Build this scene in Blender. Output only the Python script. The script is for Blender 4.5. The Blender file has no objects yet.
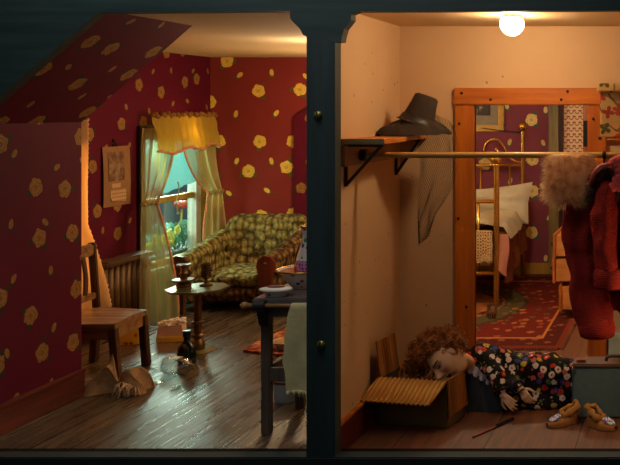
import bpy, bmesh, math, random
from mathutils import Vector, Matrix, noise as mnoise
random.seed(7)
scene = bpy.context.scene
COL = scene.collection
PI = math.pi
F = 909.0; CZ = 1.775
V3 = Vector

def at(u, v, d):
    """point of the room seen at photo pixel (u, v), at distance d behind the camera plane"""
    return V3(((u - 680.0) * d / F, d, CZ - (v - 110.0) * d / F))

# ------------------------------------------------------------------ materials
class NT:
    def __init__(self, name):
        self.m = bpy.data.materials.new(name); self.m.use_nodes = True
        self.t = self.m.node_tree; self.n = self.t.nodes; self.l = self.t.links
        self.b = self.n['Principled BSDF']; self.out = self.n['Material Output']
    def node(self, typ, **kw):
        nd = self.n.new(typ)
        for k, v in kw.items():
            setattr(nd, k, v)
        return nd
    def set(self, sock, val):
        if isinstance(val, bpy.types.NodeSocket): self.l.new(val, sock)
        elif val is not None: sock.default_value = val
    def math(self, op, a, b=None, c=None, clamp=False):
        nd = self.node('ShaderNodeMath', operation=op, use_clamp=clamp)
        self.set(nd.inputs[0], a)
        if b is not None: self.set(nd.inputs[1], b)
        if c is not None: self.set(nd.inputs[2], c)
        return nd.outputs[0]
    def vmath(self, op, a, b=None):
        nd = self.node('ShaderNodeVectorMath', operation=op)
        self.set(nd.inputs[0], a)
        if b is not None:
            if op == 'SCALE': self.set(nd.inputs[3], b)
            else: self.set(nd.inputs[1], b)
        return nd.outputs['Value'] if op in ('LENGTH', 'DISTANCE', 'DOT_PRODUCT') else nd.outputs[0]
    def mix(self, f, a, b, blend='MIX'):
        nd = self.node('ShaderNodeMix', data_type='RGBA', blend_type=blend)
        self.set(nd.inputs[0], f); self.set(nd.inputs[6], c4(a)); self.set(nd.inputs[7], c4(b))
        return nd.outputs[2]
    def coord(self, kind='Object'):
        return self.node('ShaderNodeTexCoord').outputs[kind]
    def mapping(self, vec, scale=(1,1,1), loc=(0,0,0), rot=(0,0,0)):
        nd = self.node('ShaderNodeMapping')
        self.l.new(vec, nd.inputs[0]); nd.inputs[1].default_value = loc
        nd.inputs[2].default_value = rot; nd.inputs[3].default_value = scale
        return nd.outputs[0]
    def noise(self, vec, scale, detail=3, rough=.55):
        nd = self.node('ShaderNodeTexNoise')
        self.l.new(vec, nd.inputs['Vector']); nd.inputs['Scale'].default_value = scale
        nd.inputs['Detail'].default_value = detail; nd.inputs['Roughness'].default_value = rough
        return nd.outputs['Fac']
    def voro(self, vec, scale=1, rnd=1, dims='3D', feature='F1'):
        nd = self.node('ShaderNodeTexVoronoi', voronoi_dimensions=dims, feature=feature)
        self.l.new(vec, nd.inputs['Vector']); nd.inputs['Scale'].default_value = scale
        nd.inputs['Randomness'].default_value = rnd
        return nd
    def ramp(self, fac, stops, interp='LINEAR'):
        nd = self.node('ShaderNodeValToRGB'); cr = nd.color_ramp; cr.interpolation = interp
        while len(cr.elements) > 1: cr.elements.remove(cr.elements[-1])
        cr.elements[0].position = stops[0][0]; cr.elements[0].color = c4(stops[0][1])
        for p, c in stops[1:]:
            e = cr.elements.new(p); e.color = c4(c)
        self.l.new(fac, nd.inputs[0]); return nd.outputs[0]
    def sep(self, vec):
        nd = self.node('ShaderNodeSeparateXYZ'); self.l.new(vec, nd.inputs[0]); return nd.outputs
    def comb(self, x, y, z=0.0):
        nd = self.node('ShaderNodeCombineXYZ')
        self.set(nd.inputs[0], x); self.set(nd.inputs[1], y); self.set(nd.inputs[2], z); return nd.outputs[0]
    def bump(self, h, strength=.4, dist=.01):
        nd = self.node('ShaderNodeBump'); nd.inputs['Strength'].default_value = strength
        nd.inputs['Distance'].default_value = dist; self.l.new(h, nd.inputs['Height'])
        self.l.new(nd.outputs[0], self.b.inputs['Normal'])
    def base(self, c, rough=.6, metal=0.0, spec=None):
        self.set(self.b.inputs['Base Color'], c4(c)); self.set(self.b.inputs['Roughness'], rough)
        self.b.inputs['Metallic'].default_value = metal
        if spec is not None: self.b.inputs['Specular IOR Level'].default_value = spec

def c4(c):
    if isinstance(c, bpy.types.NodeSocket): return c
    return tuple(c) + (1.0,) if len(c) == 3 else tuple(c)
def S(r, g, b):
    """sRGB 0-255 to linear"""
    f = lambda x: (x/255)/12.92 if x/255 <= .04045 else ((x/255 + .055)/1.055)**2.4
    return (f(r), f(g), f(b))

def plain(name, col, rough=.6, metal=0., var=.25, nscale=14, bump=.15, bscale=60, spec=None):
    t = NT(name); co = t.coord()
    n = t.noise(co, nscale, 4)
    dark = tuple(c*(1-var) for c in col); lite = tuple(min(1, c*(1+var)) for c in col)
    t.base(t.mix(n, dark, lite), rough, metal, spec)
    if bump: t.bump(t.noise(co, bscale, 3), bump, .006)
    return t.m

def wood(name, dark, lite, rough=.45, axis='Z', scale=1.0, bump=.15):
    t = NT(name); co = t.coord()
    s = {'X': (1.2, 14, 14), 'Y': (14, 1.2, 14), 'Z': (14, 14, 1.2)}[axis]
    n = t.noise(t.mapping(co, tuple(k*scale for k in s)), 1.6, 5, .6)
    w = t.ramp(n, [(.3, dark), (.52, tuple((a+b)/2 for a, b in zip(dark, lite))), (.72, lite)])
    t.base(w, rough); t.bump(n, bump, .006)
    return t.m

def planks(name, width, dark, mid, lite, rough, seam=.02, offs=0.0):
    t = NT(name); co = t.coord(); sx = t.sep(co)
    q = t.math('DIVIDE', t.math('ADD', sx[0], offs), width)
    idx = t.math('FLOOR', q); fr = t.math('FRACT', q)
    gr = t.noise(t.mapping(t.comb(t.math('ADD', sx[0], t.math('MULTIPLY', idx, 3.7)), t.math('ADD', sx[1], t.math('MULTIPLY', idx, 1.3))), (16, 1.0, 1)), 1.7, 6, .62)
    rn = t.node('ShaderNodeTexWhiteNoise', noise_dimensions='1D'); t.l.new(idx, rn.inputs['W'])
    c = t.ramp(gr, [(.28, dark), (.5, mid), (.74, lite)])
    c = t.mix(t.math('MULTIPLY', rn.outputs[0], .45), c, tuple(x*.45 for x in mid))
    sm = t.math('LESS_THAN', t.math('MINIMUM', fr, t.math('SUBTRACT', 1.0, fr)), seam)
    c = t.mix(sm, c, tuple(x*.12 for x in dark))
    blot = t.noise(co, 2.2, 4)
    c = t.mix(t.math('MULTIPLY', t.math('SUBTRACT', blot, .45, clamp=True), 1.4, clamp=True), c, tuple(x*.3 for x in dark))
    rr = t.math('ADD', t.math('MULTIPLY', gr, .3), rough - .15)
    t.base(c, rr, 0, .5)
    t.bump(t.math('SUBTRACT', gr, t.math('MULTIPLY', sm, 2.0)), .6, .012)
    return t.m

def wallpaper(name, ground, rose_a, rose_b, leaf, cell=.34, R=.18, worn=None):
    """roses, sprigs and buds scattered over a dark ground; uses the wall's UV map in metres"""
    t = NT(name); uv = t.coord('UV')
    vec = t.vmath('SCALE', uv, 1.0/cell)
    wob = t.noise(uv, 34, 3)
    def local(v, rnd):
        vo = t.voro(v, 1, rnd, '2D')
        loc = t.vmath('SUBTRACT', v, vo.outputs['Position'])
        s = t.sep(loc); r = t.vmath('LENGTH', loc)
        th = t.math('ARCTAN2', s[1], s[0])
        rnd_ = t.sep(vo.outputs['Color'])
        return s, r, th, rnd_
    s, r, th, rc = local(vec, .5)
    ph = t.math('MULTIPLY', rc[0], 6.28)
    lobe = t.math('SINE', t.math('ADD', t.math('MULTIPLY', th, 5.0), ph))
    edge = t.math('MULTIPLY', t.math('ADD', t.math('ADD', 0.8, t.math('MULTIPLY', lobe, .06)), t.math('MULTIPLY', wob, .60)), R)
    rose = t.math('LESS_THAN', r, edge)
    swirl = t.math('SINE', t.math('ADD', t.math('ADD', t.math('MULTIPLY', r, 90.0), t.math('MULTIPLY', th, 1.0)), t.math('MULTIPLY', wob, 16.0)))
    rcol = t.mix(t.math('ADD', t.math('MULTIPLY', swirl, .32), .5), rose_a, rose_b)
    rcol = t.mix(t.math('MULTIPLY', t.math('LESS_THAN', r, R*.3), .35), rcol, tuple(c*.4 for c in rose_a))
    # leaves around the rose
    lth = t.math('SINE', t.math('ADD', t.math('MULTIPLY', th, 3.0), t.math('MULTIPLY', rc[1], 6.28)))
    lim = t.math('MULTIPLY', t.math('MULTIPLY', t.math('SUBTRACT', lth, .45, clamp=True), 2.6), t.math('ADD', .45, t.math('MULTIPLY', wob, .9)))
    lf = t.math('LESS_THAN', r, t.math('ADD', edge, t.math('MULTIPLY', lim, R*.55)))
    side = t.math('GREATER_THAN', t.math('SINE', t.math('ADD', th, t.math('MULTIPLY', rc[2], 6.28))), -.1)
    lf = t.math('MULTIPLY', lf, side)
    # buds, half a cell away
    s2, r2, th2, rc2 = local(t.vmath('ADD', vec, (.5, .5, 0)), .35)
    ca = t.math('COSINE', t.math('MULTIPLY', t.math('SUBTRACT', rc2[0], .5), 2.2)); sa = t.math('SINE', t.math('MULTIPLY', t.math('SUBTRACT', rc2[0], .5), 2.2))
    bx = t.math('SUBTRACT', t.math('MULTIPLY', s2[0], ca), t.math('MULTIPLY', s2[1], sa))
    by = t.math('ADD', t.math('MULTIPLY', s2[0], sa), t.math('MULTIPLY', s2[1], ca))
    def ell(cx, cy, a, b):
        ex = t.math('DIVIDE', t.math('SUBTRACT', bx, cx), a); ey = t.math('DIVIDE', t.math('SUBTRACT', by, cy), b)
        return t.math('LESS_THAN', t.math('ADD', t.math('MULTIPLY', ex, ex), t.math('MULTIPLY', ey, ey)), t.math('ADD', .55, t.math('MULTIPLY', wob, .9)))
    bud = ell(0, 0, R*.36, R*.6)
    bl = t.math('MAXIMUM', ell(R*.25, -R*.62, R*.18, R*.42), ell(-R*.3, -R*.5, R*.16, R*.36))
    fibre = t.noise(t.mapping(uv, (90, 90, 90)), 3, 2)
    g = t.mix(t.math('MULTIPLY', t.noise(uv, 3, 4), .5), ground, worn or tuple(c*.55 for c in ground))
    g = t.mix(t.math('MULTIPLY', fibre, .25), g, tuple(c*.4 for c in ground))
    c = t.mix(lf, g, leaf)
    c = t.mix(bl, c, leaf); c = t.mix(bud, c, t.mix(wob, rose_a, rose_b))
    c = t.mix(rose, c, rcol)
    t.base(c, .7, 0, .12)
    t.bump(fibre, .08, .003)
    return t.m

def plaster(name, col, stain):
    t = NT(name); co = t.coord()
    n = t.noise(co, 2.4, 5); g = t.noise(co, 120, 2)
    c = t.mix(t.math('MULTIPLY', n, .55), col, stain)
    vo = t.voro(t.mapping(co, (1, 1, .75)), 11, 1)
    wob = t.noise(co, 45, 2)
    sp = t.math('LESS_THAN', t.math('ADD', vo.outputs['Distance'], t.math('MULTIPLY', wob, .12)), .125)
    keep = t.math('GREATER_THAN', t.sep(vo.outputs['Color'])[0], .45)
    c = t.mix(t.math('MULTIPLY', t.math('MULTIPLY', sp, keep), .8), c, tuple(x*.42 for x in stain))
    c = t.mix(t.math('MULTIPLY', g, .12), c, tuple(x*.5 for x in stain))
    t.base(c, .85, 0, .2); t.bump(g, .18, .004)
    return t.m

def flora(name, ground, cell, pal, Rk=.34):
    """dress cloth: small many-coloured blossoms, some white daisies with red hearts"""
    t = NT(name); co = t.coord()
    co = t.vmath('SCALE', co, 1.0/cell)
    wob = t.noise(co, 3.5, 2)
    vo = t.voro(co, 1, .85); r = vo.outputs['Distance']
    rnd = t.sep(vo.outputs['Color'])
    rr = t.math('ADD', r, t.math('MULTIPLY', t.math('SUBTRACT', wob, .5), .35))
    col = t.ramp(rnd[0], pal, 'CONSTANT')
    m = t.math('LESS_THAN', rr, Rk)
    heart = t.math('LESS_THAN', rr, Rk*.36)
    hc = t.ramp(rnd[1], [(0, S(190, 50, 40)), (.5, S(230, 190, 60)), (.8, S(240, 230, 215))], 'CONSTANT')
    vo2 = t.voro(t.vmath('ADD', co, (3.3, 1.7, 9.1)), 1.3, 1)
    lm = t.math('LESS_THAN', t.math('ADD', vo2.outputs['Distance'], t.math('MULTIPLY', t.math('SUBTRACT', wob, .5), .6)), .2)
    g = t.mix(lm, ground, S(112, 112, 48))
    c = t.mix(m, g, col); c = t.mix(heart, c, hc)
    t.base(c, .8, 0, .2)
    t.bump(t.noise(co, 1.1, 3), .2, .02)
    return t.m

def knit(name, a, b, scale, bump=1.0, dist=.03):
    t = NT(name); co = t.coord()
    co = t.mapping(co, (1.15, 1.15, .8)); vo = t.voro(co, scale, .6); vd = vo.outputs['Distance']
    n = t.noise(co, scale*2.6, 3)
    f = t.math('ADD', t.math('MULTIPLY', vd, 1.2), t.math('MULTIPLY', t.math('SUBTRACT', n, .5), .9))
    t.base(t.ramp(f, [(.12, a), (.5, tuple((x+y)/2 for x, y in zip(a, b))), (.85, b)]), .9, 0, .15)
    t.bump(t.math('MULTIPLY', f, -1.0), bump, dist)
    return t.m

def sheer(name, col, trans, opacity=.75):
    t = NT(name); co = t.coord()
    n = t.noise(t.mapping(co, (40, 40, 6)), 4, 3)
    c = t.mix(n, tuple(x*.6 for x in col), col)
    d = t.node('ShaderNodeBsdfDiffuse'); t.l.new(c, d.inputs[0])
    tl = t.node('ShaderNodeBsdfTranslucent'); tl.inputs[0].default_value = c4(trans)
    tp = t.node('ShaderNodeBsdfTransparent')
    m1 = t.node('ShaderNodeMixShader'); m1.inputs[0].default_value = .38
    t.l.new(d.outputs[0], m1.inputs[1]); t.l.new(tl.outputs[0], m1.inputs[2])
    m2 = t.node('ShaderNodeMixShader'); m2.inputs[0].default_value = opacity
    t.l.new(tp.outputs[0], m2.inputs[1]); t.l.new(m1.outputs[0], m2.inputs[2])
    t.l.new(m2.outputs[0], t.out.inputs[0])
    return t.m

def clear_glass(name, tint=(1, 1, 1), gloss=.12):
    t = NT(name)
    tp = t.node('ShaderNodeBsdfTransparent'); tp.inputs[0].default_value = c4(tint)
    gl = t.node('ShaderNodeBsdfGlossy'); gl.inputs['Roughness'].default_value = .06
    lw = t.node('ShaderNodeLayerWeight'); lw.inputs[0].default_value = .35
    m = t.node('ShaderNodeMixShader')
    t.l.new(t.math('ADD', t.math('MULTIPLY', lw.outputs['Facing'], .6), gloss*.4, clamp=True), m.inputs[0])
    t.l.new(tp.outputs[0], m.inputs[1]); t.l.new(gl.outputs[0], m.inputs[2])
    t.l.new(m.outputs[0], t.out.inputs[0])
    return t.m

# ------------------------------------------------------------------ mesh building
class MB:
    def __init__(self): self.v = []; self.f = []; self.mi = []; self.cur = 0
    def add(self, vs, fs):
        o = len(self.v); self.v += [V3(p) for p in vs]
        self.f += [tuple(i + o for i in f) for f in fs]; self.mi += [self.cur]*len(fs)
        return self
    def box(self, x0, x1, y0, y1, z0, z1, bev=0.0, M=None):
        bm = bmesh.new(); bmesh.ops.create_cube(bm, size=1)
        for v in bm.verts:
            v.co = V3(((x0+x1)/2 + v.co.x*(x1-x0), (y0+y1)/2 + v.co.y*(y1-y0), (z0+z1)/2 + v.co.z*(z1-z0)))
        if bev: bmesh.ops.bevel(bm, geom=bm.edges[:], offset=min(bev, .45*min(abs(x1-x0), abs(y1-y0), abs(z1-z0))), segments=2, affect='EDGES')
        self._bm(bm, M); return self
    def _bm(self, bm, M=None):
        if M is not None: bmesh.ops.transform(bm, matrix=M, verts=bm.verts[:])
        bm.verts.index_update()
        self.add([v.co.copy() for v in bm.verts], [[v.index for v in f.verts] for f in bm.faces]); bm.free()
    def beam(self, a, b, w, h, bev=0.0, up=(0, 0, 1)):
        """box from a to b with cross-section w x h"""
        a, b = V3(a), V3(b); z = (b-a); L = z.length; z.normalize(); u = V3(up)
        if abs(z.dot(u)) > .98: u = V3((1, 0, 0))
        x = u.cross(z).normalized(); y = z.cross(x)
        M = Matrix.Translation(a) @ Matrix((x, y, z)).transposed().to_4x4()
        return self.box(-w/2, w/2, -h/2, h/2, 0, L, bev, M)
    def tube(self, pts, r, n=10, closed=False, cap=True, flat=1.0):
        pts = [V3(p) for p in pts]; m = len(pts)
        rs = r if isinstance(r, (list, tuple)) else [r]*m
        vs = []; ref = None
        for i, p in enumerate(pts):
            if closed: tg = pts[(i+1) % m] - pts[i-1]
            else: tg = pts[min(i+1, m-1)] - pts[max(i-1, 0)]
            tg = tg.normalized() if tg.length > 1e-9 else V3((0, 0, 1))
            if ref is None:
                ref = V3((0, 0, 1)) if abs(tg.z) < .9 else V3((1, 0, 0))
            a = (ref - tg*ref.dot(tg)).normalized(); ref = a; b = tg.cross(a)
            for k in range(n):
                t = 2*PI*k/n; vs.append(p + a*(math.cos(t)*rs[i]*flat) + b*(math.sin(t)*rs[i]))
        fs = []
        for i in range(m if closed else m-1):
            j = (i+1) % m
            for k in range(n):
                l = (k+1) % n; fs.append((i*n+k, i*n+l, j*n+l, j*n+k))
        if cap and not closed:
            fs.append(tuple(range(n))[::-1]); fs.append(tuple((m-1)*n + k for k in range(n)))
        return self.add(vs, fs)
    def capsule(self, a, b, ra, rb, n=14, flat=1.0):
        """tapered limb with round ends"""
        a, b = V3(a), V3(b); d = (b-a); L = max(d.length, 1e-5); d = d.normalized() if d.length > 1e-6 else V3((0, 0, 1))
        pts, rs = [], []
        for k in range(5):
            t = -PI/2 + (PI/2)*k/5; pts.append(a + d*(math.sin(t)*ra)); rs.append(max(1e-4, math.cos(t)*ra))
        pts.append(a); rs.append(ra); pts.append(b); rs.append(rb)
        for k in range(1, 6):
            t = (PI/2)*k/5; pts.append(b + d*(math.sin(t)*rb)); rs.append(max(1e-4, math.cos(t)*rb))
        return self.tube(pts, rs, n, flat=flat)
    def lathe(self, prof, c=(0, 0, 0), n=28, M=None, squash=(1, 1)):
        vs, fs = [], []
        for (r, z) in prof:
            for k in range(n):
                t = 2*PI*k/n
                p = V3((math.cos(t)*max(r, 1e-4)*squash[0], math.sin(t)*max(r, 1e-4)*squash[1], z))
                if M is not None: p = M @ p
                vs.append(p + V3(c))
        for i in range(len(prof)-1):
            for k in range(n):
                l = (k+1) % n; fs.append((i*n+k, i*n+l, (i+1)*n+l, (i+1)*n+k))
        return self.add(vs, fs)
    def ball(self, c, r, seg=16, rings=10, M=None):
        r = r if isinstance(r, (tuple, list)) else (r, r, r)
        vs, fs = [], []
        for i in range(rings+1):
            ph = PI*i/rings
            for k in range(seg):
                t = 2*PI*k/seg
                s = max(math.sin(ph), 1e-4)
                p = V3((r[0]*s*math.cos(t), r[1]*s*math.sin(t), r[2]*math.cos(ph)))
                if M is not None: p = M @ p
                vs.append(V3(c) + p)
        for i in range(rings):
            for k in range(seg):
                l = (k+1) % seg; fs.append((i*seg+k, (i+1)*seg+k, (i+1)*seg+l, i*seg+l))
        return self.add(vs, fs)
    def prism(self, poly, axis, t0, t1):
        """polygon given in the two other axes, extruded along axis from t0 to t1"""
        n = len(poly); vs = []
        for t in (t0, t1):
            for (a, b) in poly:
                vs.append({'X': (t, a, b), 'Y': (a, t, b), 'Z': (a, b, t)}[axis])
        fs = [tuple(range(n)), tuple(range(2*n-1, n-1, -1))]
        for i in range(n):
            j = (i+1) % n; fs.append((i, i+n, j+n, j))
        return self.add(vs, fs)
    def grid(self, fn, nu, nv, thick=0.0):
        vs = [V3(fn(i/nu, j/nv)) for j in range(nv+1) for i in range(nu+1)]
        w = nu+1
        fs = [(j*w+i, j*w+i+1, (j+1)*w+i+1, (j+1)*w+i) for j in range(nv) for i in range(nu)]
        return self.add(vs, fs)
    def mesh(self, name, mats, smooth=False, org=(0, 0, 0), normals=True):
        me = bpy.data.meshes.new(name); o = V3(org)
        me.from_pydata([tuple(p - o) for p in self.v], [], self.f); me.update()
        if normals:
            bm = bmesh.new(); bm.from_mesh(me); bmesh.ops.recalc_face_normals(bm, faces=bm.faces[:]); bm.to_mesh(me); bm.free()
        for m in (mats if isinstance(mats, (list, tuple)) else [mats]): me.materials.append(m)
        me.polygons.foreach_set('material_index', self.mi)
        me.polygons.foreach_set('use_smooth', [bool(smooth)]*len(me.polygons)); me.update()
        return me
    def build(self, name, mats, parent=None, smooth=False, loc=None, local=False, sharp=None, normals=True):
        """link as ONE mesh object. World-space verts unless local."""
        if parent is not None: org = (0, 0, 0) if local else ORG[parent.name]
        else: org = loc if loc is not None else (0, 0, 0)
        me = self.mesh(name, mats, smooth, (0, 0, 0) if local else org, normals)
        o = bpy.data.objects.new(name, me); COL.objects.link(o)
        if parent is not None: o.parent = parent; ORG[o.name] = ORG.get(parent.name, V3())
        else: o.location = org; ORG[o.name] = V3(org)
        if smooth and sharp is not None:
            m = o.modifiers.new('split', 'EDGE_SPLIT'); m.split_angle = math.radians(sharp)
        return o
ORG = {}

def tag(o, label=None, cat=None, group=None, kind=None):
    if label: o['label'] = label
    if cat: o['category'] = cat
    if group: o['group'] = group
    if kind: o['kind'] = kind
    return o
def thing(name, label, cat, loc=(0, 0, 0), rz=0.0, group=None):
    o = bpy.data.objects.new(name, None); COL.objects.link(o); o.empty_display_size = .05
    o.location = loc; o.rotation_euler = (0, 0, rz); ORG[o.name] = V3(loc)
    return tag(o, label, cat, group)

def voxel(mb, size, smooth=2, disp=None):
    """fuse the pieces in mb into one continuous skin; returns a new MB"""
    me = mb.mesh('tmp', [], True)
    ob = bpy.data.objects.new('tmp', me); COL.objects.link(ob)
    m = ob.modifiers.new('r', 'REMESH'); m.mode = 'VOXEL'; m.voxel_size = size
    if smooth:
        s = ob.modifiers.new('s', 'SMOOTH'); s.factor = .5; s.iterations = smooth
    dg = bpy.context.evaluated_depsgraph_get(); ev = ob.evaluated_get(dg)
    em = ev.to_mesh()
    out = MB()
    vs = [v.co.copy() for v in em.vertices]; ns = [v.normal.copy() for v in em.vertices]
    if disp: vs = [p + n*disp(p) for p, n in zip(vs, ns)]
    out.add(vs, [tuple(p.vertices) for p in em.polygons])
    ev.to_mesh_clear(); bpy.data.objects.remove(ob); bpy.data.meshes.remove(me)
    return out

def strands(mb, roots, length, width, bend, curl=0.0, seg=4, rnd=random):
    """tapered hair ribbons; roots = list of (point, direction)"""
    for p, d in roots:
        p = V3(p); d = V3(d).normalized(); L = length*rnd.uniform(.6, 1.2)
        side = d.cross(V3((rnd.uniform(-1, 1), rnd.uniform(-1, 1), rnd.uniform(-1, 1))))
        if side.length < 1e-4: continue
        side.normalize(); nrm = d.cross(side)
        vs = []; ph = rnd.uniform(0, 6.28)
        for k in range(seg+1):
            t = k/seg
            q = p + d*(L*t) + V3(bend)*(L*t*t)
            if curl: q = q + (side*math.cos(ph + t*9) + nrm*math.sin(ph + t*9))*curl*min(1, t*2)
            w = width*(1 - .85*t)
            vs += [q - side*w, q + side*w]
        mb.add(vs, [(2*k, 2*k+1, 2*k+3, 2*k+2) for k in range(seg)])

def lerp(a, b, t): return a + (b-a)*t
def nz(p, s, a=1.0):
    return a*mnoise.noise(V3(p)*s)
# ------------------------------------------------------------------ materials of the place
M = {}
M['frame'] = wood('teal_paint', S(24, 42, 44), S(44, 66, 66), .6, 'X', .8, .25)
M['frame_v'] = wood('teal_paint_upright', S(22, 38, 40), S(40, 60, 60), .6, 'Z', .8, .25)
M['floor_old'] = planks('worn_floor_planks', .2, S(52, 34, 22), S(92, 72, 52), S(128, 100, 74), .29, .022)
M['floor_closet'] = planks('brown_closet_planks', .48, S(62, 32, 18), S(106, 60, 34), S(130, 80, 48), .6, .007, .07)
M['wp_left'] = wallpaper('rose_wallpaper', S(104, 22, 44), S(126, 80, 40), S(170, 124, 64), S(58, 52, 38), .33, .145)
M['wp_back'] = wallpaper('rose_wallpaper_back', S(152, 58, 52), S(226, 172, 40), S(248, 220, 110), S(92, 96, 50), .38, .15)  # brighter copy of the rose paper; strong lamplight put into its colours
M['wp_bed'] = wallpaper('rose_wallpaper_bedside', S(150, 76, 94), S(222, 186, 96), S(250, 232, 170), S(70, 112, 88), .40, .15)  # purple copy of the same rose paper; the bedroom's light put into its tint
M['plaster'] = plaster('cream_plaster', S(222, 188, 146), S(196, 152, 108))
M['ceiling'] = plaster('cream_ceiling', S(224, 196, 150), S(200, 168, 122))
M['orange_wood'] = wood('varnished_pine', S(156, 74, 10), S(216, 122, 24), .4, 'Z', .6, .1)
M['orange_wood_x'] = wood('varnished_pine_level', S(160, 76, 10), S(220, 128, 28), .4, 'X', .6, .1)
M['base_wood'] = wood('reddish_baseboard', S(78, 26, 20), S(128, 54, 36), .45, 'Y', 1.0, .15)
M['base_dark'] = wood('dark_red_baseboard', S(70, 16, 22), S(104, 30, 34), .5, 'Y', 1.0, .1)
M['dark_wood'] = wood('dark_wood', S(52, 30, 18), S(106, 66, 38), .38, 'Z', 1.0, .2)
M['lit_wood_x'] = wood('lit_wood_level', S(100, 64, 36), S(188, 136, 84), .36, 'X', 1.0, .2)  # level grain, lighter than the upright wood: light on the seat put into it
M['grey_wood'] = wood('grey_brown_wood', S(66, 54, 46), S(112, 96, 84), .5, 'Z', 1.0, .25)
M['black'] = plain('plain_black', S(18, 14, 14), .7)  # plain black for slots, nail heads, knobs and bracelets
M['brass'] = plain('brass', S(206, 160, 78), .24, .88, .2, 10, .08)
M['dull_brass'] = plain('tarnished_brass', S(112, 82, 46), .42, .9, .35, 18, .1)
M['copper'] = plain('aged_copper', S(118, 88, 62), .4, .75, .3, 18, .1)
M['white_paint'] = plain('white_paint', S(226, 224, 220), .5)
M['yellow_paint'] = wood('ochre_painted_wood', S(150, 110, 34), S(206, 164, 62), .45, 'Z', .6, .1)
M['green_sill'] = wood('pale_green_sill', S(108, 112, 60), S(160, 160, 96), .45, 'Y', .6, .1)

def uvproj(o, u, v):
    me = o.data; uvl = me.uv_layers.new(name='UVMap'); loc = V3(o.location); u = V3(u); v = V3(v)
    for l in me.loops:
        p = me.vertices[l.vertex_index].co + loc
        uvl.data[l.index].uv = (p.dot(u) + .13, p.dot(v) + .07)
def struct(name, mb, mat, parent=None, **k):
    o = mb.build(name, mat, parent, **k)
    if parent is None: o['kind'] = 'structure'
    return o

# key places
XK = -3.72; XW = -4.67; YF = 4.62; YD = 5.65; YB = 9.04; YB2 = 9.85; ZC = 2.30
XC = -1.756; YC = 5.70; XS = -3.03; ZK = 1.70

# floors
struct('floor', MB().box(-4.9, -1.82, YF-.04, 9.95, -.06, 0), M['floor_old'])
struct('floor', MB().box(-1.82, .3, YF-.04, 9.95, -.06, 0), M['floor_closet'])
struct('ceiling', MB().box(XS-.02, .3, YF-.04, 9.95, ZC, ZC+.06).box(-4.9, XS-.02, YD, 9.95, ZC, ZC+.06), M['ceiling'])
# knee wall, slope and dormer
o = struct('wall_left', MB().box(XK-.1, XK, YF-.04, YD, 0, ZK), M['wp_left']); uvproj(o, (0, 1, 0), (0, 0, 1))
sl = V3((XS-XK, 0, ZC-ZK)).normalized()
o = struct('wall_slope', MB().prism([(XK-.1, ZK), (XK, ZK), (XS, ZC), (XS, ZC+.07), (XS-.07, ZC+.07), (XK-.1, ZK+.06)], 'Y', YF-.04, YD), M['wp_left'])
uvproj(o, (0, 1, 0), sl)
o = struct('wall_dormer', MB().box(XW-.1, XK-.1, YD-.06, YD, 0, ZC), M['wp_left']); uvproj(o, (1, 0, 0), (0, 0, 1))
# window wall with two openings: the main window, and a nearer one behind the amber curtain
WY0, WY1, WZ0, WZ1 = 7.90, 9.0, .37, 1.56
NY0, NY1 = 6.15, 6.95
w = MB()
for (y0, y1, z0, z1) in [(YD-.06, NY0, 0, ZC), (NY0, NY1, 0, .45), (NY0, NY1, 1.5, ZC), (NY1, WY0, 0, ZC), (WY0, WY1, 0, WZ0), (WY0, WY1, WZ1, ZC), (min(WY1, YB), YB+.1, 0, ZC)]:
    w.box(XW-.1, XW, y0, y1, z0, z1)
o = struct('wall_window', w, M['wp_left']); uvproj(o, (0, 1, 0), (0, 0, 1))
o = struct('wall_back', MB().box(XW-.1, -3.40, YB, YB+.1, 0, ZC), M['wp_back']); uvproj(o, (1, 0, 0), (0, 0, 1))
o = struct('wall_alcove', MB().prism([(-3.82, 0), (-3.42, 0), (-3.42, 1.98), (-3.82, 1.706)], 'Y', 8.985, 9.04), M['wp_left']); uvproj(o, (1, 0, 0), (0, 0, 1))
o = struct('wall_return', MB().box(-3.40, -3.32, 8.99, YB2, 0, ZC), M['wp_back']); uvproj(o, (0, 1, 0), (0, 0, 1))
o = struct('wall_bedside', MB().box(-3.32, -1.37, YB2, YB2+.1, 0, ZC), M['wp_bed']); uvproj(o, (1, 0, 0), (0, 0, 1))
# closet
o = struct('wall_closet_left', MB().box(-1.88, XC, YF-.04, YC, 0, ZC), M['plaster'])
DX0, DX1, DZ = -1.285, -.577, 1.806
struct('wall_closet_back', MB().box(-1.88, DX0, YC, YC+.03, 0, ZC).box(DX1, .3, YC, YC+.03, 0, ZC).box(DX0, DX1, YC, YC+.03, DZ, ZC), M['plaster'])
struct('wall_closet_right', MB().box(.12, .3, YF-.04, YC, 0, ZC), M['plaster'])
struct('wall_right', MB().box(.2, .3, YC+.1, 9.95, 0, ZC), M['plaster'])
# door frame of the closet doorway
t = MB()
t.box(-1.405, DX0, YC-.035, YC+.034, 0, 1.806, .006).box(DX1, -.458, YC-.035, YC+.034, 0, 1.806, .006)
h = MB().box(-1.410, -.452, YC-.040, YC+.034, 1.806, 1.913, .006)
dr = thing('door_1', None, None, (-.93, YC, 0)); dr['kind'] = 'structure'
for (x0, x1) in ((-1.405, DX0), (DX1, -.458)):
    MB().box(x0, x1, YC-.035, YC+.034, 0, 1.806, .006).build('door_jamb', M['orange_wood'], dr)
h.build('door_head', M['orange_wood_x'], dr)
nl = MB()
for (x, z) in ((-1.36, 1.88), (-1.18, 1.84), (-.70, 1.89), (-.74, 1.84), (-1.375, 1.69), (-.54, 1.72), (-.50, 1.60), (-1.38, 1.1), (-1.33, .55)):
    nl.ball((x, YC-.041, z), (.009, .004, .009), 8, 6)
nl.build('nail_heads', M['black'], dr, True)
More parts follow.
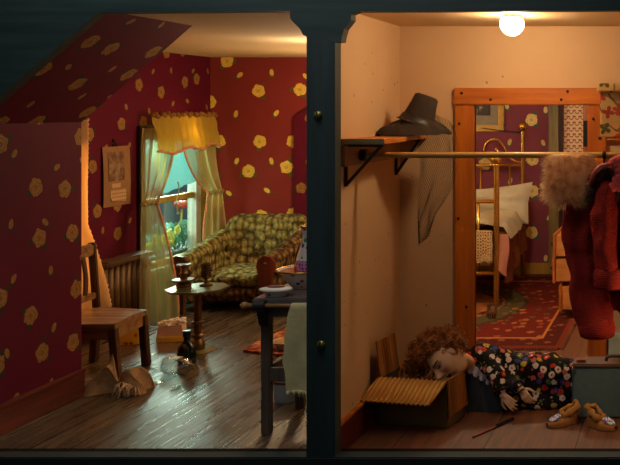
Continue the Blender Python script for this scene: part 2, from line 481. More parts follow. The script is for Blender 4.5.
# baseboards
struct('baseboard_left', MB().box(XK, XK+.025, YF, YD, 0, .155, .006).box(XK, XK+.032, YF, YD, .145, .17, .005), M['base_wood'])
struct('baseboard_closet', MB().box(XC, XC+.02, YF, YC, 0, .155, .004), M['base_dark'])
struct('trim_closet_cap', MB().box(XC, XC+.024, YF, YC, .155, .172, .003), M['orange_wood_x'])
struct('baseboard_bedside', MB().box(-3.3, -1.37, YB2-.02, YB2, 0, .12, .004), M['yellow_paint'])
struct('baseboard_window', MB().box(XW, XW+.02, YD, YB, 0, .15, .004), M['base_wood'])
# far doorway at the back of the bedroom: greenish post, dark reveal, patterned paper beyond
struct('trim_far_post', MB().box(-1.42, -1.315, YB2-.03, YB2+.1, 0, 2.2, .006), wood('olive_wood', S(104, 90, 50), S(160, 142, 84), .5, 'Z', .7, .1))
struct('trim_far_reveal', MB().box(-1.315, -1.27, YB2, YB2+.12, 0, 2.2), plain('dark_red_paint', S(64, 14, 12), .6))
struct('trim_far_right', MB().box(-1.05, -.95, YB2-.01, YB2+.1, 0, 2.2), M['orange_wood'])
struct('trim_far_hinge', MB().box(-1.045, -1.0, YB2-.03, YB2-.005, 1.38, 1.66), M['black'])
tt = NT('swag_wallpaper'); uv = tt.coord('UV')
uu = tt.sep(tt.vmath('SCALE', uv, 1/.064)); fx = tt.math('SUBTRACT', tt.math('FRACT', uu[0]), .5); fy = tt.math('SUBTRACT', tt.math('FRACT', tt.math('ADD', uu[1], tt.math('MULTIPLY', tt.math('FLOOR', uu[0]), .0))), .5)
arc = tt.math('ABSOLUTE', tt.math('SUBTRACT', tt.math('SUBTRACT', fy, tt.math('MULTIPLY', tt.math('MULTIPLY', fx, fx), 2.2)), -.28))
g1 = tt.math('LESS_THAN', arc, .075)
g2 = tt.math('LESS_THAN', tt.vmath('LENGTH', tt.comb(tt.math('SUBTRACT', tt.math('ABSOLUTE', fx), .36), tt.math('SUBTRACT', fy, .22))), .15)
g3 = tt.math('LESS_THAN', tt.vmath('LENGTH', tt.comb(tt.math('SUBTRACT', tt.math('ABSOLUTE', fx), .18), tt.math('SUBTRACT', fy, -.22))), .1)
cc = tt.mix(g1, S(255, 226, 186), S(118, 84, 56)); cc = tt.mix(g2, cc, S(198, 74, 44)); cc = tt.mix(g3, cc, S(196, 70, 44))
tt.base(cc, .7)
o = struct('wall_far_room', MB().box(-1.27, -1.05, YB2+.06, YB2+.12, 0, 2.2), tt.m); uvproj(o, (1, 0, 0), (0, 0, 1))
struct('wall_back_right', MB().box(-.95, .3, YB2, YB2+.1, 0, ZC).box(-1.42, -.95, YB2, YB2+.1, 2.2, ZC), M['wp_bed'])

# teal face frame of the cabinet
FY0, FY1 = 4.5, 4.566
def q(u, v, d=FY0): p = at(u, v, d); return (p.x, p.z)
zt = 2.62
rail = [(-4.95, zt), (.4, zt), (.4, q(0, 10)[1]), q(357, 11.5), q(351, 14), q(351, 20), q(348, 24), q(344, 29), q(342, 36), q(341, 42), q(336, 42),
        q(307, 37), q(303, 35), q(300, 29), q(296, 25), q(292, 21), q(290, 18), q(290, 11), q(97, 13), q(-2, 98), q(-50, 140), q(-50, 470), (-4.95, q(0, 470)[1])]
struct('trim_frame_rail', MB().prism(rail, 'Y', FY0, FY1), M['frame'])
struct('trim_frame_post', MB().prism([q(307.5, 37), q(336, 42), q(336, 458), q(307.5, 458)], 'Y', FY0-.012, FY1), M['frame_v'])
struct('trim_frame_sill', MB().box(-4.95, .4, FY0-.02, FY1, -.25, .062, .006), wood('shaded_teal_paint', S(10, 20, 22), S(22, 36, 38), .75, 'X', .8, .2))  # shade put into the sill's colour: a darker copy of the frame's teal
struct('trim_inner_sill_shade', MB().box(-4.95, .4, FY1, YF+.03, -.1, .045, .004), plain('sill_shadow', S(17, 13, 10), .9, 0, .25, 14, .1, 60, .1))  # near-black strip behind the sill; the sill's shadow put into its colour
for (u, v, lab) in ((318, 115.5, 'small brass slotted screw near the top of the teal centre post'), (321, 345, 'small brass slotted screw low on the teal centre post')):
    p = at(u, v, FY0-.012)
    s = thing('screw', lab, 'screw', (p.x, p.y, p.z), 0, 'screws in the centre post')
    MX = Matrix.Rotation(PI/2, 3, 'X')
    MB().lathe([(0, .016), (.012, .013), (.02, .007), (.0225, -.002)], p, 20, MX).build('screw_head', plain('screw_brass', S(128, 120, 62), .4, .8), s, True)
    MB().box(p.x-.003, p.x+.003, p.y-.0165, p.y-.008, p.z-.019, p.z+.019).build('screw_slot', M['black'], s)

# main window: casing, sashes, glass
wn = thing('window_1', None, None, (XW, 8.45, WZ0)); wn['kind'] = 'structure'
c = MB()
c.box(XW-.1, XW+.03, WY0-.09, WY0, WZ0-.05, WZ1+.08, .006).box(XW-.1, XW+.03, WY0, WY1, WZ1, WZ1+.08, .006)
c.build('window_casing_left', plain('black_brown_paint', S(36, 16, 14), .5), wn)
MB().box(XW-.1, XW+.03, WY1-.13, WY1+.06, WZ0-.05, WZ1+.08, .006).build('window_casing', M['yellow_paint'], wn)
MB().box(XW-.1, XW+.07, WY0-.11, WY1+.07, WZ0-.06, WZ0, .008).build('window_sill', M['green_sill'], wn)
f = MB()
f.box(XW-.06, XW-.02, WY0, WY1-.13, .93, .985, .004).box(XW-.06, XW-.02, WY0, WY0+.03, WZ0, WZ1).box(XW-.06, XW-.02, WY0, WY1-.13, WZ0, WZ0+.045)
f.box(XW-.06, XW-.02, WY0, WY1-.13, WZ1-.05, WZ1)
f.build('window_sash', M['yellow_paint'], wn)
MB().box(XW-.09, XW-.005, WY1-.215, WY1-.13, WZ0, WZ1).build('window_stile', M['white_paint'], wn)
MB().box(XW-.042, XW-.038, WY0+.03, WY1-.215, WZ0+.04, .935).box(XW-.05, XW-.046, WY0+.03, WY1-.215, .98, WZ1-.05).build('window_pane', clear_glass('window_glass', (.92, 1, .97), .1), wn)
# nearer window behind the amber curtain
w2 = thing('window_2', None, None, (XW, 6.5, .45)); w2['kind'] = 'structure'
c = MB()
for (y0, y1, z0, z1) in ((NY0-.06, NY0, .4, 1.56), (NY1, NY1+.06, .4, 1.56), (NY0, NY1, 1.5, 1.56), (NY0, NY1, .4, .45)):
    c.box(XW-.1, XW+.03, y0, y1, z0, z1, .004)
c.build('window_casing', M['yellow_paint'], w2)
MB().box(XW-.05, XW-.045, NY0, NY1, .45, 1.5).build('window_pane', clear_glass('window_glass_amber', (1, .8, .5), .1), w2)

# outside the window
ob = MB().box(-6.7, -6.66, 6.2, 14.0, -1.0, 3.4)
tb = NT('painted_sky_board'); nn = tb.noise(tb.coord(), 1.2, 4)
tb.base(tb.mix(nn, S(30, 92, 108), S(70, 150, 160)), .8)
struct('trim_outdoor_backdrop', ob, tb.m)
struct('trim_outdoor_ground', MB().box(-6.66, XW-.1, 5.8, 14.0, -.3, -.24), plain('outdoor_ground', S(64, 128, 112), .9))
# ------------------------------------------------------------------ LEFT ROOM
# fabrics
M['curtain'] = sheer('sheer_curtain', S(198, 154, 100), S(206, 194, 118), .68)
M['amber'] = sheer('amber_curtain', S(226, 186, 132), S(236, 186, 124), .92)
M['lace'] = plain('peach_lace', S(206, 138, 96), .8, 0, .3, 60)
M['shade'] = sheer('pale_window_shade', S(150, 186, 188), S(90, 150, 150), .96)
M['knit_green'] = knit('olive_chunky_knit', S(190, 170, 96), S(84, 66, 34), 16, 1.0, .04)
M['knit_shade'] = knit('shaded_olive_knit', S(150, 116, 70), S(58, 36, 20), 16, 1.0, .04)  # same olive knit darkened: shade put into seat base and right arm
M['mahogany'] = wood('red_mahogany', S(78, 28, 18), S(122, 54, 36), .35, 'Z', .8, .05)

def drape(top, mid, bot, folds, depth, z0, zt, z1, flare=1.0, amp_mid=.35):
    """curtain cloth hung between points: each of top/mid/bot is ((xa, ya), (xb, yb))"""
    def fn(u, v):
        z = lerp(z1, z0, 1-v) if False else None
        if v < .5:
            t = v/.5; s = t**2.6; a = V3(top[0]).lerp(V3(mid[0]), s); b = V3(top[1]).lerp(V3(mid[1]), s)
            z = lerp(z1, zt, t); am = lerp(1, amp_mid, s)
        else:
            t = (v-.5)/.5; s = 1-(1-t)**1.8; a = V3(mid[0]).lerp(V3(bot[0]), s); b = V3(mid[1]).lerp(V3(bot[1]), s)
            z = lerp(zt, z0, t); am = lerp(amp_mid, flare, s)
        p = a.lerp(b, u)
        n = V3((-(b-a).y, (b-a).x)).normalized() if (b-a).length > 1e-6 else V3((1, 0))
        w = math.sin(u*folds*2*PI + v*1.3)*depth*am + nz((u*3, v*4, folds), 1.0, depth*.5)
        return (p.x + n.x*w, p.y + n.y*w, z + nz((u*4, v*2, 7), 1, .008))
    return fn
def edge_beads(mb, fn, u, v0, v1, n, r):
    for k in range(n):
        v = lerp(v0, v1, k/(n-1)); mb.ball(fn(u, v), r*random.uniform(.8, 1.2), 6, 5)

# curtains of the main window
def curtain(name, label, fn, edge_u, tie):
    t = thing(name, label, 'curtain', fn(.5, 1.0), 0, 'sheer curtains of the main window')
    cl = MB().grid(fn, 36, 40).build('curtain_cloth', M['curtain'], t, True)
    b = MB(); edge_beads(b, fn, edge_u, .05, 1.0, 62, .011)
    b.tube([fn(edge_u, k/30) for k in range(31)], .010, 6)
    b.build('lace_edging', M['lace'], t, True)
    MB().tube([fn(k/10, tie) for k in range(11)] , .02, 8).build('tieback', M['curtain'], t, True)
    return t
fl = drape(((-4.59, 7.78), (-4.585, 8.24)), ((-4.50, 7.60), (-4.44, 7.72)), ((-4.36, 7.36), (-4.20, 7.64)), 4, .030, .02, .99, 1.62, 1.0, .45)
curtain('sheer_curtain', 'long sheer curtain falling to the floor, left of the window', fl, 1.0, .5)
fr = drape(((-4.585, 8.40), (-4.57, 8.93)), ((-4.50, 8.68), (-4.45, 8.85)), ((-4.50, 8.60), (-4.45, 8.95)), 3, .03, .30, .99, 1.62, .9, .4)
curtain('sheer_curtain', 'greenish sheer curtain tied back on the right side of the window', fr, 0.0, .5)
# valance
vt = thing('window_valance', 'gathered yellow valance with peach lace edge over the window', 'valance', (-4.55, 8.4, 1.6))
def fv(u, v):
    y = lerp(7.83, 8.88, u)
    x = -4.55 + .055*math.sin(v*PI*.5) + .05*math.sin(u*PI) + math.sin(u*23*PI)*.014*(1-.4*v) + nz((u*6, v*3, 2), 1, .02)
    zb = 1.40 + .018*math.cos(u*5*PI) + .05*u + .10*(1-u)**3*0
    z = lerp(1.72 - .02*math.sin(u*31*PI)*(.5), zb, v) + (1-v)*nz((u*20, 3, 1), 1, .02)
    return (x, y, z)
MB().grid(fv, 90, 14).build('valance_cloth', sheer('yellow_valance', S(220, 182, 74), S(230, 170, 40), .9), vt, True)
b = MB().tube([fv(k/60, 1) for k in range(61)], .010, 6); edge_beads(b, lambda u, v: fv(v, 1.0), 0, 0, 1, 60, .014)
b.build('lace_edging', M['lace'], vt, True)
rf = MB()
for k in range(40):
    u = k/39; p = V3(fv(u, 0)); rf.ball(p + V3((.008, 0, .012)), (.022, .018, .02), 8, 6)
rf.build('ruffle', sheer('ruffle_cloth', S(190, 140, 76), S(190, 120, 60), .95), vt, True)
# roller shade with its cord
rs = thing('roller_shade', 'pale torn roller shade hanging askew in the upper window sash', 'window shade', (-4.62, 8.4, 1.5))
MB().grid(lambda u, v: (-4.615 + nz((u*2, v*2, 0), 1, .02), lerp(8.06, 8.70, u), lerp(1.50, lerp(1.02, 1.10, u) + nz((u*7, 1, 4), 1, .02), v)), 16, 12).build('shade_cloth', M['shade'], rs, True)
MB().tube([(-4.63, 8.05, 1.51), (-4.63, 8.75, 1.51)], .022, 10).build('roller', M['yellow_paint'], rs, True)
pc = [(-4.585, 8.30 + .02*math.sin(k*.6), 1.12 - k*.026) for k in range(12)]
MB().tube(pc, .006, 6).ball(pc[-1], .014, 8, 6).build('pull_cord', plain('cord', S(150, 150, 96), .8), rs, True)

# amber curtain at the nearer window
fa = drape(((-4.60, 5.95), (-4.58, 7.03)), ((-4.57, 6.0), (-4.54, 6.98)), ((-4.50, 5.95), (-4.44, 7.14)), 7, .028, .05, .9, 1.70, 1.0, .9)
t = thing('amber_curtain', 'glowing amber curtain at the nearer window behind the wooden chair', 'curtain', (-4.5, 6.6, .05))
MB().grid(fa, 60, 30).build('curtain_cloth', M['amber'], t, True)
b = MB(); edge_beads(b, fa, 1.0, 0, 1, 44, .012); b.build('lace_edging', M['lace'], t, True)

# wall calendar
cg = thing('wall_calendar', 'old paper calendar with a landscape picture pinned on the rose wallpaper', 'calendar', at(114, 212, 7.52))
def on_wall(y0, y1, z0, z1, x): return MB().grid(lambda u, v: (x + .012*abs(math.sin(v*2.4)) , lerp(y0, y1, u), lerp(z1, z0, v)), 4, 10)
ca = on_wall(7.33, 7.69, .985, 1.475, XW+.012).build('calendar_card', plain('aged_card', S(150, 104, 62), .8, 0, .2), cg, True)
p = NT('calendar_picture'); n = p.noise(p.coord(), 9, 4)
p.base(p.ramp(n, [(.35, S(62, 46, 30)), (.48, S(120, 78, 48)), (.6, S(150, 122, 84)), (.72, S(84, 58, 40))]), .7)
on_wall(7.39, 7.60, 1.19, 1.43, XW+.017).build('calendar_picture', p.m, cg, True)
pad = NT('calendar_pad'); co = pad.coord(); s = pad.sep(co)
ln = pad.math('LESS_THAN', pad.math('FRACT', pad.math('DIVIDE', s[2], .03)), .38)
wd_ = pad.math('GREATER_THAN', pad.math('FRACT', pad.math('DIVIDE', s[1], .033)), .35)
pad.base(pad.mix(pad.math('MULTIPLY', pad.math('MULTIPLY', ln, wd_), .55), S(196, 152, 104), S(74, 44, 30)), .8)
MB().grid(lambda u, v: (XW + .024 + .03*max(0, v-.6)*(1-u), lerp(7.42, 7.625, u) , lerp(1.12, lerp(1.03, 1.015, u), v)), 6, 8).build('date_pad', pad.m, cg, True)
MB().box(XW+.02, XW+.024, 7.44, 7.55, 1.135, 1.17).build('month_slip', plain('slip', S(190, 150, 104), .8), cg)
MB().tube([(XW+.015, 7.45, 1.475), (XW+.02, 7.48, 1.52), (XW+.015, 7.52, 1.478)], .005, 6).ball((XW+.012, 7.48, 1.525), .012, 8, 6).build('hanging_string', M['black'], cg, True)

# radiator
rd = thing('radiator', 'dark cast iron column radiator under the wall calendar', 'radiator', (-4.52, 7.3, 0))
mr = plain('radiator_bronze', S(108, 76, 42), .45, .4, .3)
b = MB()
for k in range(8):
    y = 7.11 + k*.075
    b.tube([(-4.52, y, .07), (-4.52, y, .53)], .028, 12, flat=1.5)
    b.ball((-4.52, y, .53), (.045, .03, .035), 10, 8)
b.build('radiator_columns', mr, rd, True)
MB().box(-4.60, -4.44, 7.07, 7.69, .545, .585, .012).build('radiator_top', plain('radiator_top_board', S(92, 62, 36), .5), rd)
b = MB()
for y in (7.11, 7.635): b.tube([(-4.52, y, 0), (-4.52, y, .1)], .022, 10)
b.tube([(-4.52, 7.09, .10), (-4.52, 7.67, .10)], .024, 10)
b.build('radiator_feet', mr, rd, True)
MB().tube([(-4.50, 7.71, .0), (-4.50, 7.71, .52)], .012, 10).build('radiator_pipe', M['copper'], rd, True)

# wooden chair in the dormer
A = V3((-3.67, 5.90, 0)); Bc = V3((-3.715, 6.33, 0)); Cc = V3((-4.13, 6.44, 0)); Dc = V3((-4.10, 5.90, 0))
ch = thing('wooden_chair', 'dark wooden chair with a hollowed seat in the dormer by the amber curtain', 'chair', ((A.x+Cc.x)/2, 6.1, 0))
def quadpt(u, v): return (Dc.lerp(A, u)).lerp(Cc.lerp(Bc, u), v)
SH = .385
b = MB()
def top(u, v):
    p = quadpt(u, v); return (p.x, p.y, SH - .018*math.sin(PI*min(1, max(0, u)))*math.sin(PI*v))
b.grid(top, 14, 14)
ed = [quadpt(*e) for e in ((0, 0), (1, 0), (1, 1), (0, 1))]
b.prism([(e.x, e.y) for e in ed], 'Z', SH-.036, SH-.004)
b.build('seat', M['lit_wood_x'], ch)
for (u, v, nm) in ((.95, .05, 'leg'), (.95, .95, 'leg'), (.05, .05, 'leg'), (.05, .95, 'leg')):
    p = quadpt(u, v); d = V3(((u-.5)*.06, 0, 0))
    MB().beam(p + V3((0, 0, SH-.03)), p + d, .048, .048, .005).build('leg', M['dark_wood'], ch)
for (a1, b1) in (((.05, .04), (.95, .04)), ((.96, .05), (.96, .95)), ((.05, .96), (.95, .96)), ((.04, .05), (.04, .95))):
    p, q_ = quadpt(*a1), quadpt(*b1)
    MB().beam((p.x, p.y, SH-.07), (q_.x, q_.y, SH-.07), .022, .07, .003).build('apron', M['lit_wood_x'], ch)
for v in (.04, .96):
    p = quadpt(.03, v)
    MB().beam((p.x, p.y, SH-.02), (p.x-.035, p.y, .84), .046, .036, .006, (0, 1, 0)).build('back_post', M['dark_wood'], ch)
p0, p1 = quadpt(.03, .04), quadpt(.03, .96)
MB().beam((p0.x-.032, p0.y, .79), (p1.x-.032, p1.y, .79), .036, .085, .01).build('top_rail', M['lit_wood_x'], ch)
MB().beam((p0.x-.01, p0.y, .47), (p1.x-.01, p1.y, .47), .03, .045, .006).build('lower_rail', M['lit_wood_x'], ch)
for k, off in enumerate((.27, .5, .73)):
    pts = [quadpt(.03, off + (.5-off)*.0 + .05*math.sin(t*PI)*(1 if off > .5 else -1 if off < .5 else 0)) + V3((-.01-.022*t, 0, lerp(.47, .78, t))) for t in [i/8 for i in range(9)]]
    MB().tube(pts, .022, 8, flat=.5).build('back_splat', M['dark_wood'], ch, True)

# small yellow tin under the chair
p = at(131, 344, 6.9)
yb = thing('yellow_tin', 'small yellow patterned tin leaning on the floor under the wooden chair', 'tin', (p.x, p.y, 0), .3)
t = NT('yellow_print'); n = t.voro(t.coord(), 26); t.base(t.ramp(n.outputs['Distance'], [(.2, S(150, 70, 20)), (.42, S(236, 178, 44))]), .5)
MB().box(-.065, .065, -.04, .04, 0, .13, .006).build('tin_body', t.m, yb, local=True)
MB().box(-.068, .068, -.043, .043, .122, .142, .006).build('tin_lid', plain('tin_lid', S(186, 110, 36), .5), yb, local=True)

# crumpled burlap sack in front of the chair
p = at(116, 396, 5.72)
bs = thing('burlap_sack', 'crumpled brown burlap sack with frayed strings on the floor before the chair', 'sack', (p.x, 5.75, 0))
t = NT('burlap'); co = t.coord(); w1 = t.node('ShaderNodeTexWave'); w1.inputs['Scale'].default_value = 32; t.l.new(co, w1.inputs[0]); w1.inputs['Distortion'].default_value = 2
n = t.noise(co, 30, 3); t.base(t.mix(n, S(120, 84, 50), S(190, 150, 104)), .95, 0, .1); t.bump(w1.outputs['Fac'], .2, .004)
bx_, by_ = -3.56, 5.765
def sack(u, v):
    x = lerp(-.20, .20, u); y = lerp(-.115, .09, v)
    h = .06 + .155*math.exp(-((u-.36)/.12)**2 - ((v-.6)/.3)**2) + .085*math.exp(-((u-.78)/.2)**2 - ((v-.5)/.5)**2)
    h *= (1-abs(2*v-1)**4)*(1-abs(2*u-1)**6)
    h += nz((u*5, v*5, 1), 1, .05)*(1-abs(2*v-1)**3)
    h -= .05*math.exp(-((u-.54)/.06)**2)
    return (bx_ + x + nz((u*3, v*3, 5), 1, .04), by_ + y + nz((u*3, v*4, 9), 1, .05), max(.004, h))
MB().grid(sack, 46, 34).build('sack_cloth', t.m, bs, True)
fr_ = MB()
for k in range(16):
    s0 = V3(sack(.62 + .02*k, .12)); q_ = s0 + V3((random.uniform(-.05, .06), random.uniform(-.09, -.02), 0)); q_.z = .006
    m_ = (s0+q_)/2 + V3((random.uniform(-.02, .02), 0, .02)); fr_.tube([s0, m_, q_], .004, 5)
fr_.build('frayed_fringe', plain('jute_fringe', S(196, 160, 116), .9), bs, True); fr_ = MB(); fr_.tube([sack(.2, .3), V3(sack(.05, .3)) + V3((-.04, -.02, .05)), V3(sack(.0, .4)) + V3((-.09, 0, .03))], .008, 6)
fr_.build('loose_string', plain('jute_string', S(196, 160, 116), .9), bs, True)

# flower-topped box
p = at(172, 343, 7.0)
fb = thing('keepsake_box', 'small pink box with yellow base and white paper flowers on the floor', 'box', (p.x, p.y, 0), .25)
MB().box(-.095, .095, -.06, .06, 0, .045, .004).build('box_base', plain('yellow_card', S(226, 176, 50), .6), fb, local=True)
MB().prism([(-.092, .045), (.092, .045), (.082, .125), (-.082, .125)], 'Y', -.055, .055).build('box_body', plain('pink_card', S(226, 178, 150), .6), fb, local=True)
b = MB()
for k in range(34):
    b.ball((random.uniform(-.085, .085), random.uniform(-.055, .055), .125 + random.uniform(0, .04)), (random.uniform(.012, .024), random.uniform(.008, .02), random.uniform(.006, .016)), 7, 5, Matrix.Rotation(random.uniform(0, 3), 3, 'X'))
b.build('paper_flowers', plain('cream_petals', S(236, 214, 190), .8, 0, .3, 40), fb, True, local=True)

# smoking stand
sx, sy = -3.555, 6.70
st = thing('smoking_stand', 'brass pedestal stand with an octagonal top before the armchair', 'side table', (sx, sy, 0))
MB().lathe([(0, .012), (.11, .012), (.125, .006), (.125, 0), (0, 0)], (sx, sy, 0), 32).build('stand_base', plain('green_brass', S(150, 146, 96), .3, .7), st, True, sharp=35)
MB().lathe([(0, .01), (.045, .012), (.05, .04), (.045, .07), (.028, .09), (.03, .10), (.044, .106), (.044, .118), (.027, .13), (.026, .20), (.042, .205), (.042, .218), (.026, .225), (.025, .445), (.04, .452), (0, .452)], (sx, sy, 0), 22).build('stand_column', M['dull_brass'], st, True, sharp=35)
oc = [(sx + .215*math.cos(PI/8 + k*PI/4), sy + .215*math.sin(PI/8+k*PI/4)) for k in range(8)]
MB().prism(oc, 'Z', .452, .466).build('stand_top', plain('green_bronze_tray', S(116, 112, 70), .32, .7), st)
# candlestick
cx, cy, cz = -3.68, 6.74, .466
ck = thing('candlestick', 'short copper candlestick with a wide drip dish on the pedestal stand', 'candlestick', (cx, cy, cz))
MB().lathe([(0, 0), (.05, 0), (.052, .02), (.04, .034), (.072, .042), (.078, .055), (.06, .055), (.026, .06), (.022, .085), (.03, .10), (.022, .112), (.024, .15), (.05, .158), (.05, .166), (.02, .164), (0, .15)], (cx, cy, cz), 24).build('candlestick_body', M['copper'], ck, True, sharp=40)
MB().tube([(cx+.07, cy, cz+.05), (cx+.10, cy, cz+.07), (cx+.10, cy, cz+.1), (cx+.08, cy, cz+.10)], .006, 8).build('finger_handle', M['copper'], ck, True)
# goblet
gx, gy = -3.535, 6.78
gb = thing('brass_goblet', 'tall pierced brass goblet on the right of the pedestal stand', 'goblet', (gx, gy, cz))
MB().lathe([(0, 0), (.044, 0), (.046, .008), (.014, .022), (.011, .045), (.02, .055), (.03, .065), (.033, .165), (.028, .165), (.026, .07), (0, .066)], (gx, gy, cz), 22).build('goblet_body', M['dull_brass'], gb, True, sharp=40)
b = MB()
for k in range(12):
    for j in range(5):
        a = 2*PI*k/12 + j*.26; b.ball((gx + .0318*math.cos(a), gy + .0318*math.sin(a), cz + .078 + j*.018), .005, 6, 4)
b.build('pierced_dots', M['black'], gb, True)

# bottles on the floor
p = at(187, 366, 6.35); p.z = 0
bt = thing('whiskey_bottle', 'dark upright liquor bottle with round seal on the floor', 'bottle', p)
MB().lathe([(0, 0), (.058, 0), (.062, .01), (.062, .10), (.056, .125), (.03, .155), (.022, .165), (.022, .20), (0, .20)], p, 24, None, (1, .75)).build('bottle_glass', plain('black_green_glass', S(16, 26, 16), .12, 0, .2, 8, 0, .8), bt, True, sharp=50)
MB().lathe([(0, .235), (.024, .235), (.026, .23), (.026, .195), (0, .195)], p, 18).build('bottle_cap', plain('black_cap', S(14, 14, 14), .4), bt, True, sharp=40)
MB().lathe([(0, .004), (.018, .004), (.018, 0)], (p.x+.004, p.y-.046, p.z+.137), 16, Matrix.Rotation(PI/2+.5, 3, 'X')).build('round_seal', plain('seal', S(150, 112, 70), .6), bt, True)
MB().box(p.x-.045, p.x+.045, p.y-.049, p.y-.046, .03, .09).build('bottle_label', plain('dark_label', S(40, 52, 34), .7), bt)
p = at(180, 376, 6.1); p.z = 0
gl = thing('glass_bottle', 'clear empty glass bottle lying on its side beside the dark bottle', 'bottle', p, .0)
MX = Matrix.Rotation(PI/2, 3, 'Y') @ Matrix.Rotation(0, 3, 'Z'); MR = Matrix.Rotation(-.18, 3, 'Z') @ MX
cglass = clear_glass('bottle_clear_glass', (.95, .98, .96), .25)
MB().lathe([(0, -.115), (.052, -.115), (.058, -.10), (.058, .03), (.05, .055), (.024, .075), (.021, .115), (.026, .117), (.026, .128), (.017, .128), (.017, .08), (.046, .05), (.053, .03), (.053, -.1), (0, -.105)], (p.x, p.y, .058), 24, MR).build('bottle_glass', cglass, gl, True, sharp=50)
MB().box(-.03, .03, -.03, .03, 0, .003, 0, Matrix.Translation((p.x-.02, p.y-.012, .114)) @ Matrix.Rotation(-.18, 4, 'Z')).build('paper_label', plain('old_label', S(210, 206, 186), .7), gl)
p = at(158, 383, 5.92); p.z = 0
MB().ball((p.x, p.y, .002), (.035, .05, .004), 14, 6).build('spilled_drop', cglass, gl, True)

# armchair
X0, X1, Y0, Y1 = -4.43, -3.52, 7.93, 8.93
ac = thing('armchair', 'low armchair covered in chunky olive knit with curved wooden arm fronts', 'armchair', ((X0+X1)/2, 8.4, 0))
def tuft(p): return nz((p.x, p.y, p.z), 14, .008)
b = MB()
b.box(X0+.12, X1-.12, Y0+.06, Y1-.2, .07, .25, .05)
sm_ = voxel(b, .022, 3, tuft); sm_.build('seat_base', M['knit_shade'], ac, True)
b = MB(); b.box(X0+.15, X1-.15, Y0+.02, Y1-.22, .22, .325, .05).ball(((X0+X1)/2, Y0+.35, .30), (.27, .34, .06), 20, 12)
voxel(b, .02, 4, tuft).build('seat_cushion', M['knit_green'], ac, True)
b = MB()
for k in range(17):
    a = lerp(0, PI, k/16); sa = math.sin(a)
    x = (X0+X1)/2 - .345*math.copysign(abs(math.cos(a))**.8, math.cos(a)); y = Y1 - .24 + .13*sa**.5
    b.capsule((x, y-.04, .2), (x + .012*math.cos(a), y+.02, .50 + .185*min(1, sa*2.2)**.8), .10, .088)
voxel(b, .022, 5, tuft).build('backrest', M['knit_green'], ac, True)
for sgn, xc in ((-1, X0+.075), (1, X1-.075)):
    b = MB(); b.capsule((xc, Y0+.03, .42), (xc, Y1-.25, .56), .085, .085).box(xc-.07, xc+.07, Y0+.05, Y1-.25, .06, .45, .03)
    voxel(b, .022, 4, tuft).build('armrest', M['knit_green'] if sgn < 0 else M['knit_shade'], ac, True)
    prof = [(-.05, .0), (.05, .0), (.055, .2), (.06, .33), (.085, .40), (.08, .46), (.045, .50), (-.02, .51), (-.07, .48), (-.09, .42), (-.07, .34), (-.055, .2)]
    MB().prism([(xc+a*.9, z) for a, z in prof], 'Y', Y0-.05, Y0-.01).build('arm_front', M['mahogany'] if sgn > 0 else M['dark_wood'], ac)
    MB().lathe([(0, .012), (.012, .009), (.016, 0)], (xc, Y0-.05, .44), 14, Matrix.Rotation(PI/2, 3, 'X')).build('arm_stud', M['dull_brass'], ac, True)
for (x, y) in ((X0+.16, Y0+.12), (X1-.16, Y0+.12), (X0+.16, Y1-.2), (X1-.16, Y1-.2)):
    MB().lathe([(0, 0), (.02, 0), (.028, .05), (.03, .09), (0, .09)], (x, y, 0), 12).build('leg', M['dark_wood'], ac, True)

# washstand
wx0, wx1, wy0, wy1, wt = -2.285, -1.915, 4.95, 5.44, .755
ws = thing('washstand', 'grey brown wooden washstand beside the teal post', 'washstand', ((wx0+wx1)/2, (wy0+wy1)/2, 0))
MB().box(wx0-.03, wx1, wy0-.03, wy1+.02, wt-.03, wt, .006).build('washstand_top', plain('grey_marble_top', S(98, 92, 92), .4, 0, .25), ws)
for (x, y) in ((wx0+.025, wy0+.025), (wx1-.025, wy0+.025), (wx0+.025, wy1-.025), (wx1-.025, wy1-.025)):
    MB().beam((x, y, wt-.03), (x, y, 0), .05, .05, .006).build('leg', M['grey_wood'], ws)
for a, c_ in (((wx0+.03, wy0+.02), (wx1-.03, wy0+.02)), ((wx0+.02, wy0+.03), (wx0+.02, wy1-.03)), ((wx0+.03, wy1-.02), (wx1-.03, wy1-.02))):
    MB().beam((*a, wt-.07), (*c_, wt-.07), .024, .08, .003).build('apron', M['grey_wood'], ws)
    MB().beam((*a, .33), (*c_, .33), .024, .075, .003).build('stretcher', M['grey_wood'], ws)
MB().tube([(wx0-.06, wy0-.05, wt-.035), (wx1, wy0-.05, wt-.035)], .012, 10).ball((wx0-.065, wy0-.05, wt-.035), .02, 12, 8).build('towel_bar', M['lit_wood_x'], ws, True)
for x in (wx0+.02,):
    MB().prism([(wy0-.065, wt-.01), (wy0-.0, wt-.01), (wy0, wt-.16), (wy0-.02, wt-.14)], 'X', x-.02, x+.02).lathe([(0, -.035), (.03, -.03), (.03, .03), (0, .035)], (x, wy0-.05, wt-.035), 16, Matrix.Rotation(PI/2, 3, 'Y')).build('bar_bracket', plain('dark_bracket', S(36, 30, 30), .5), ws)
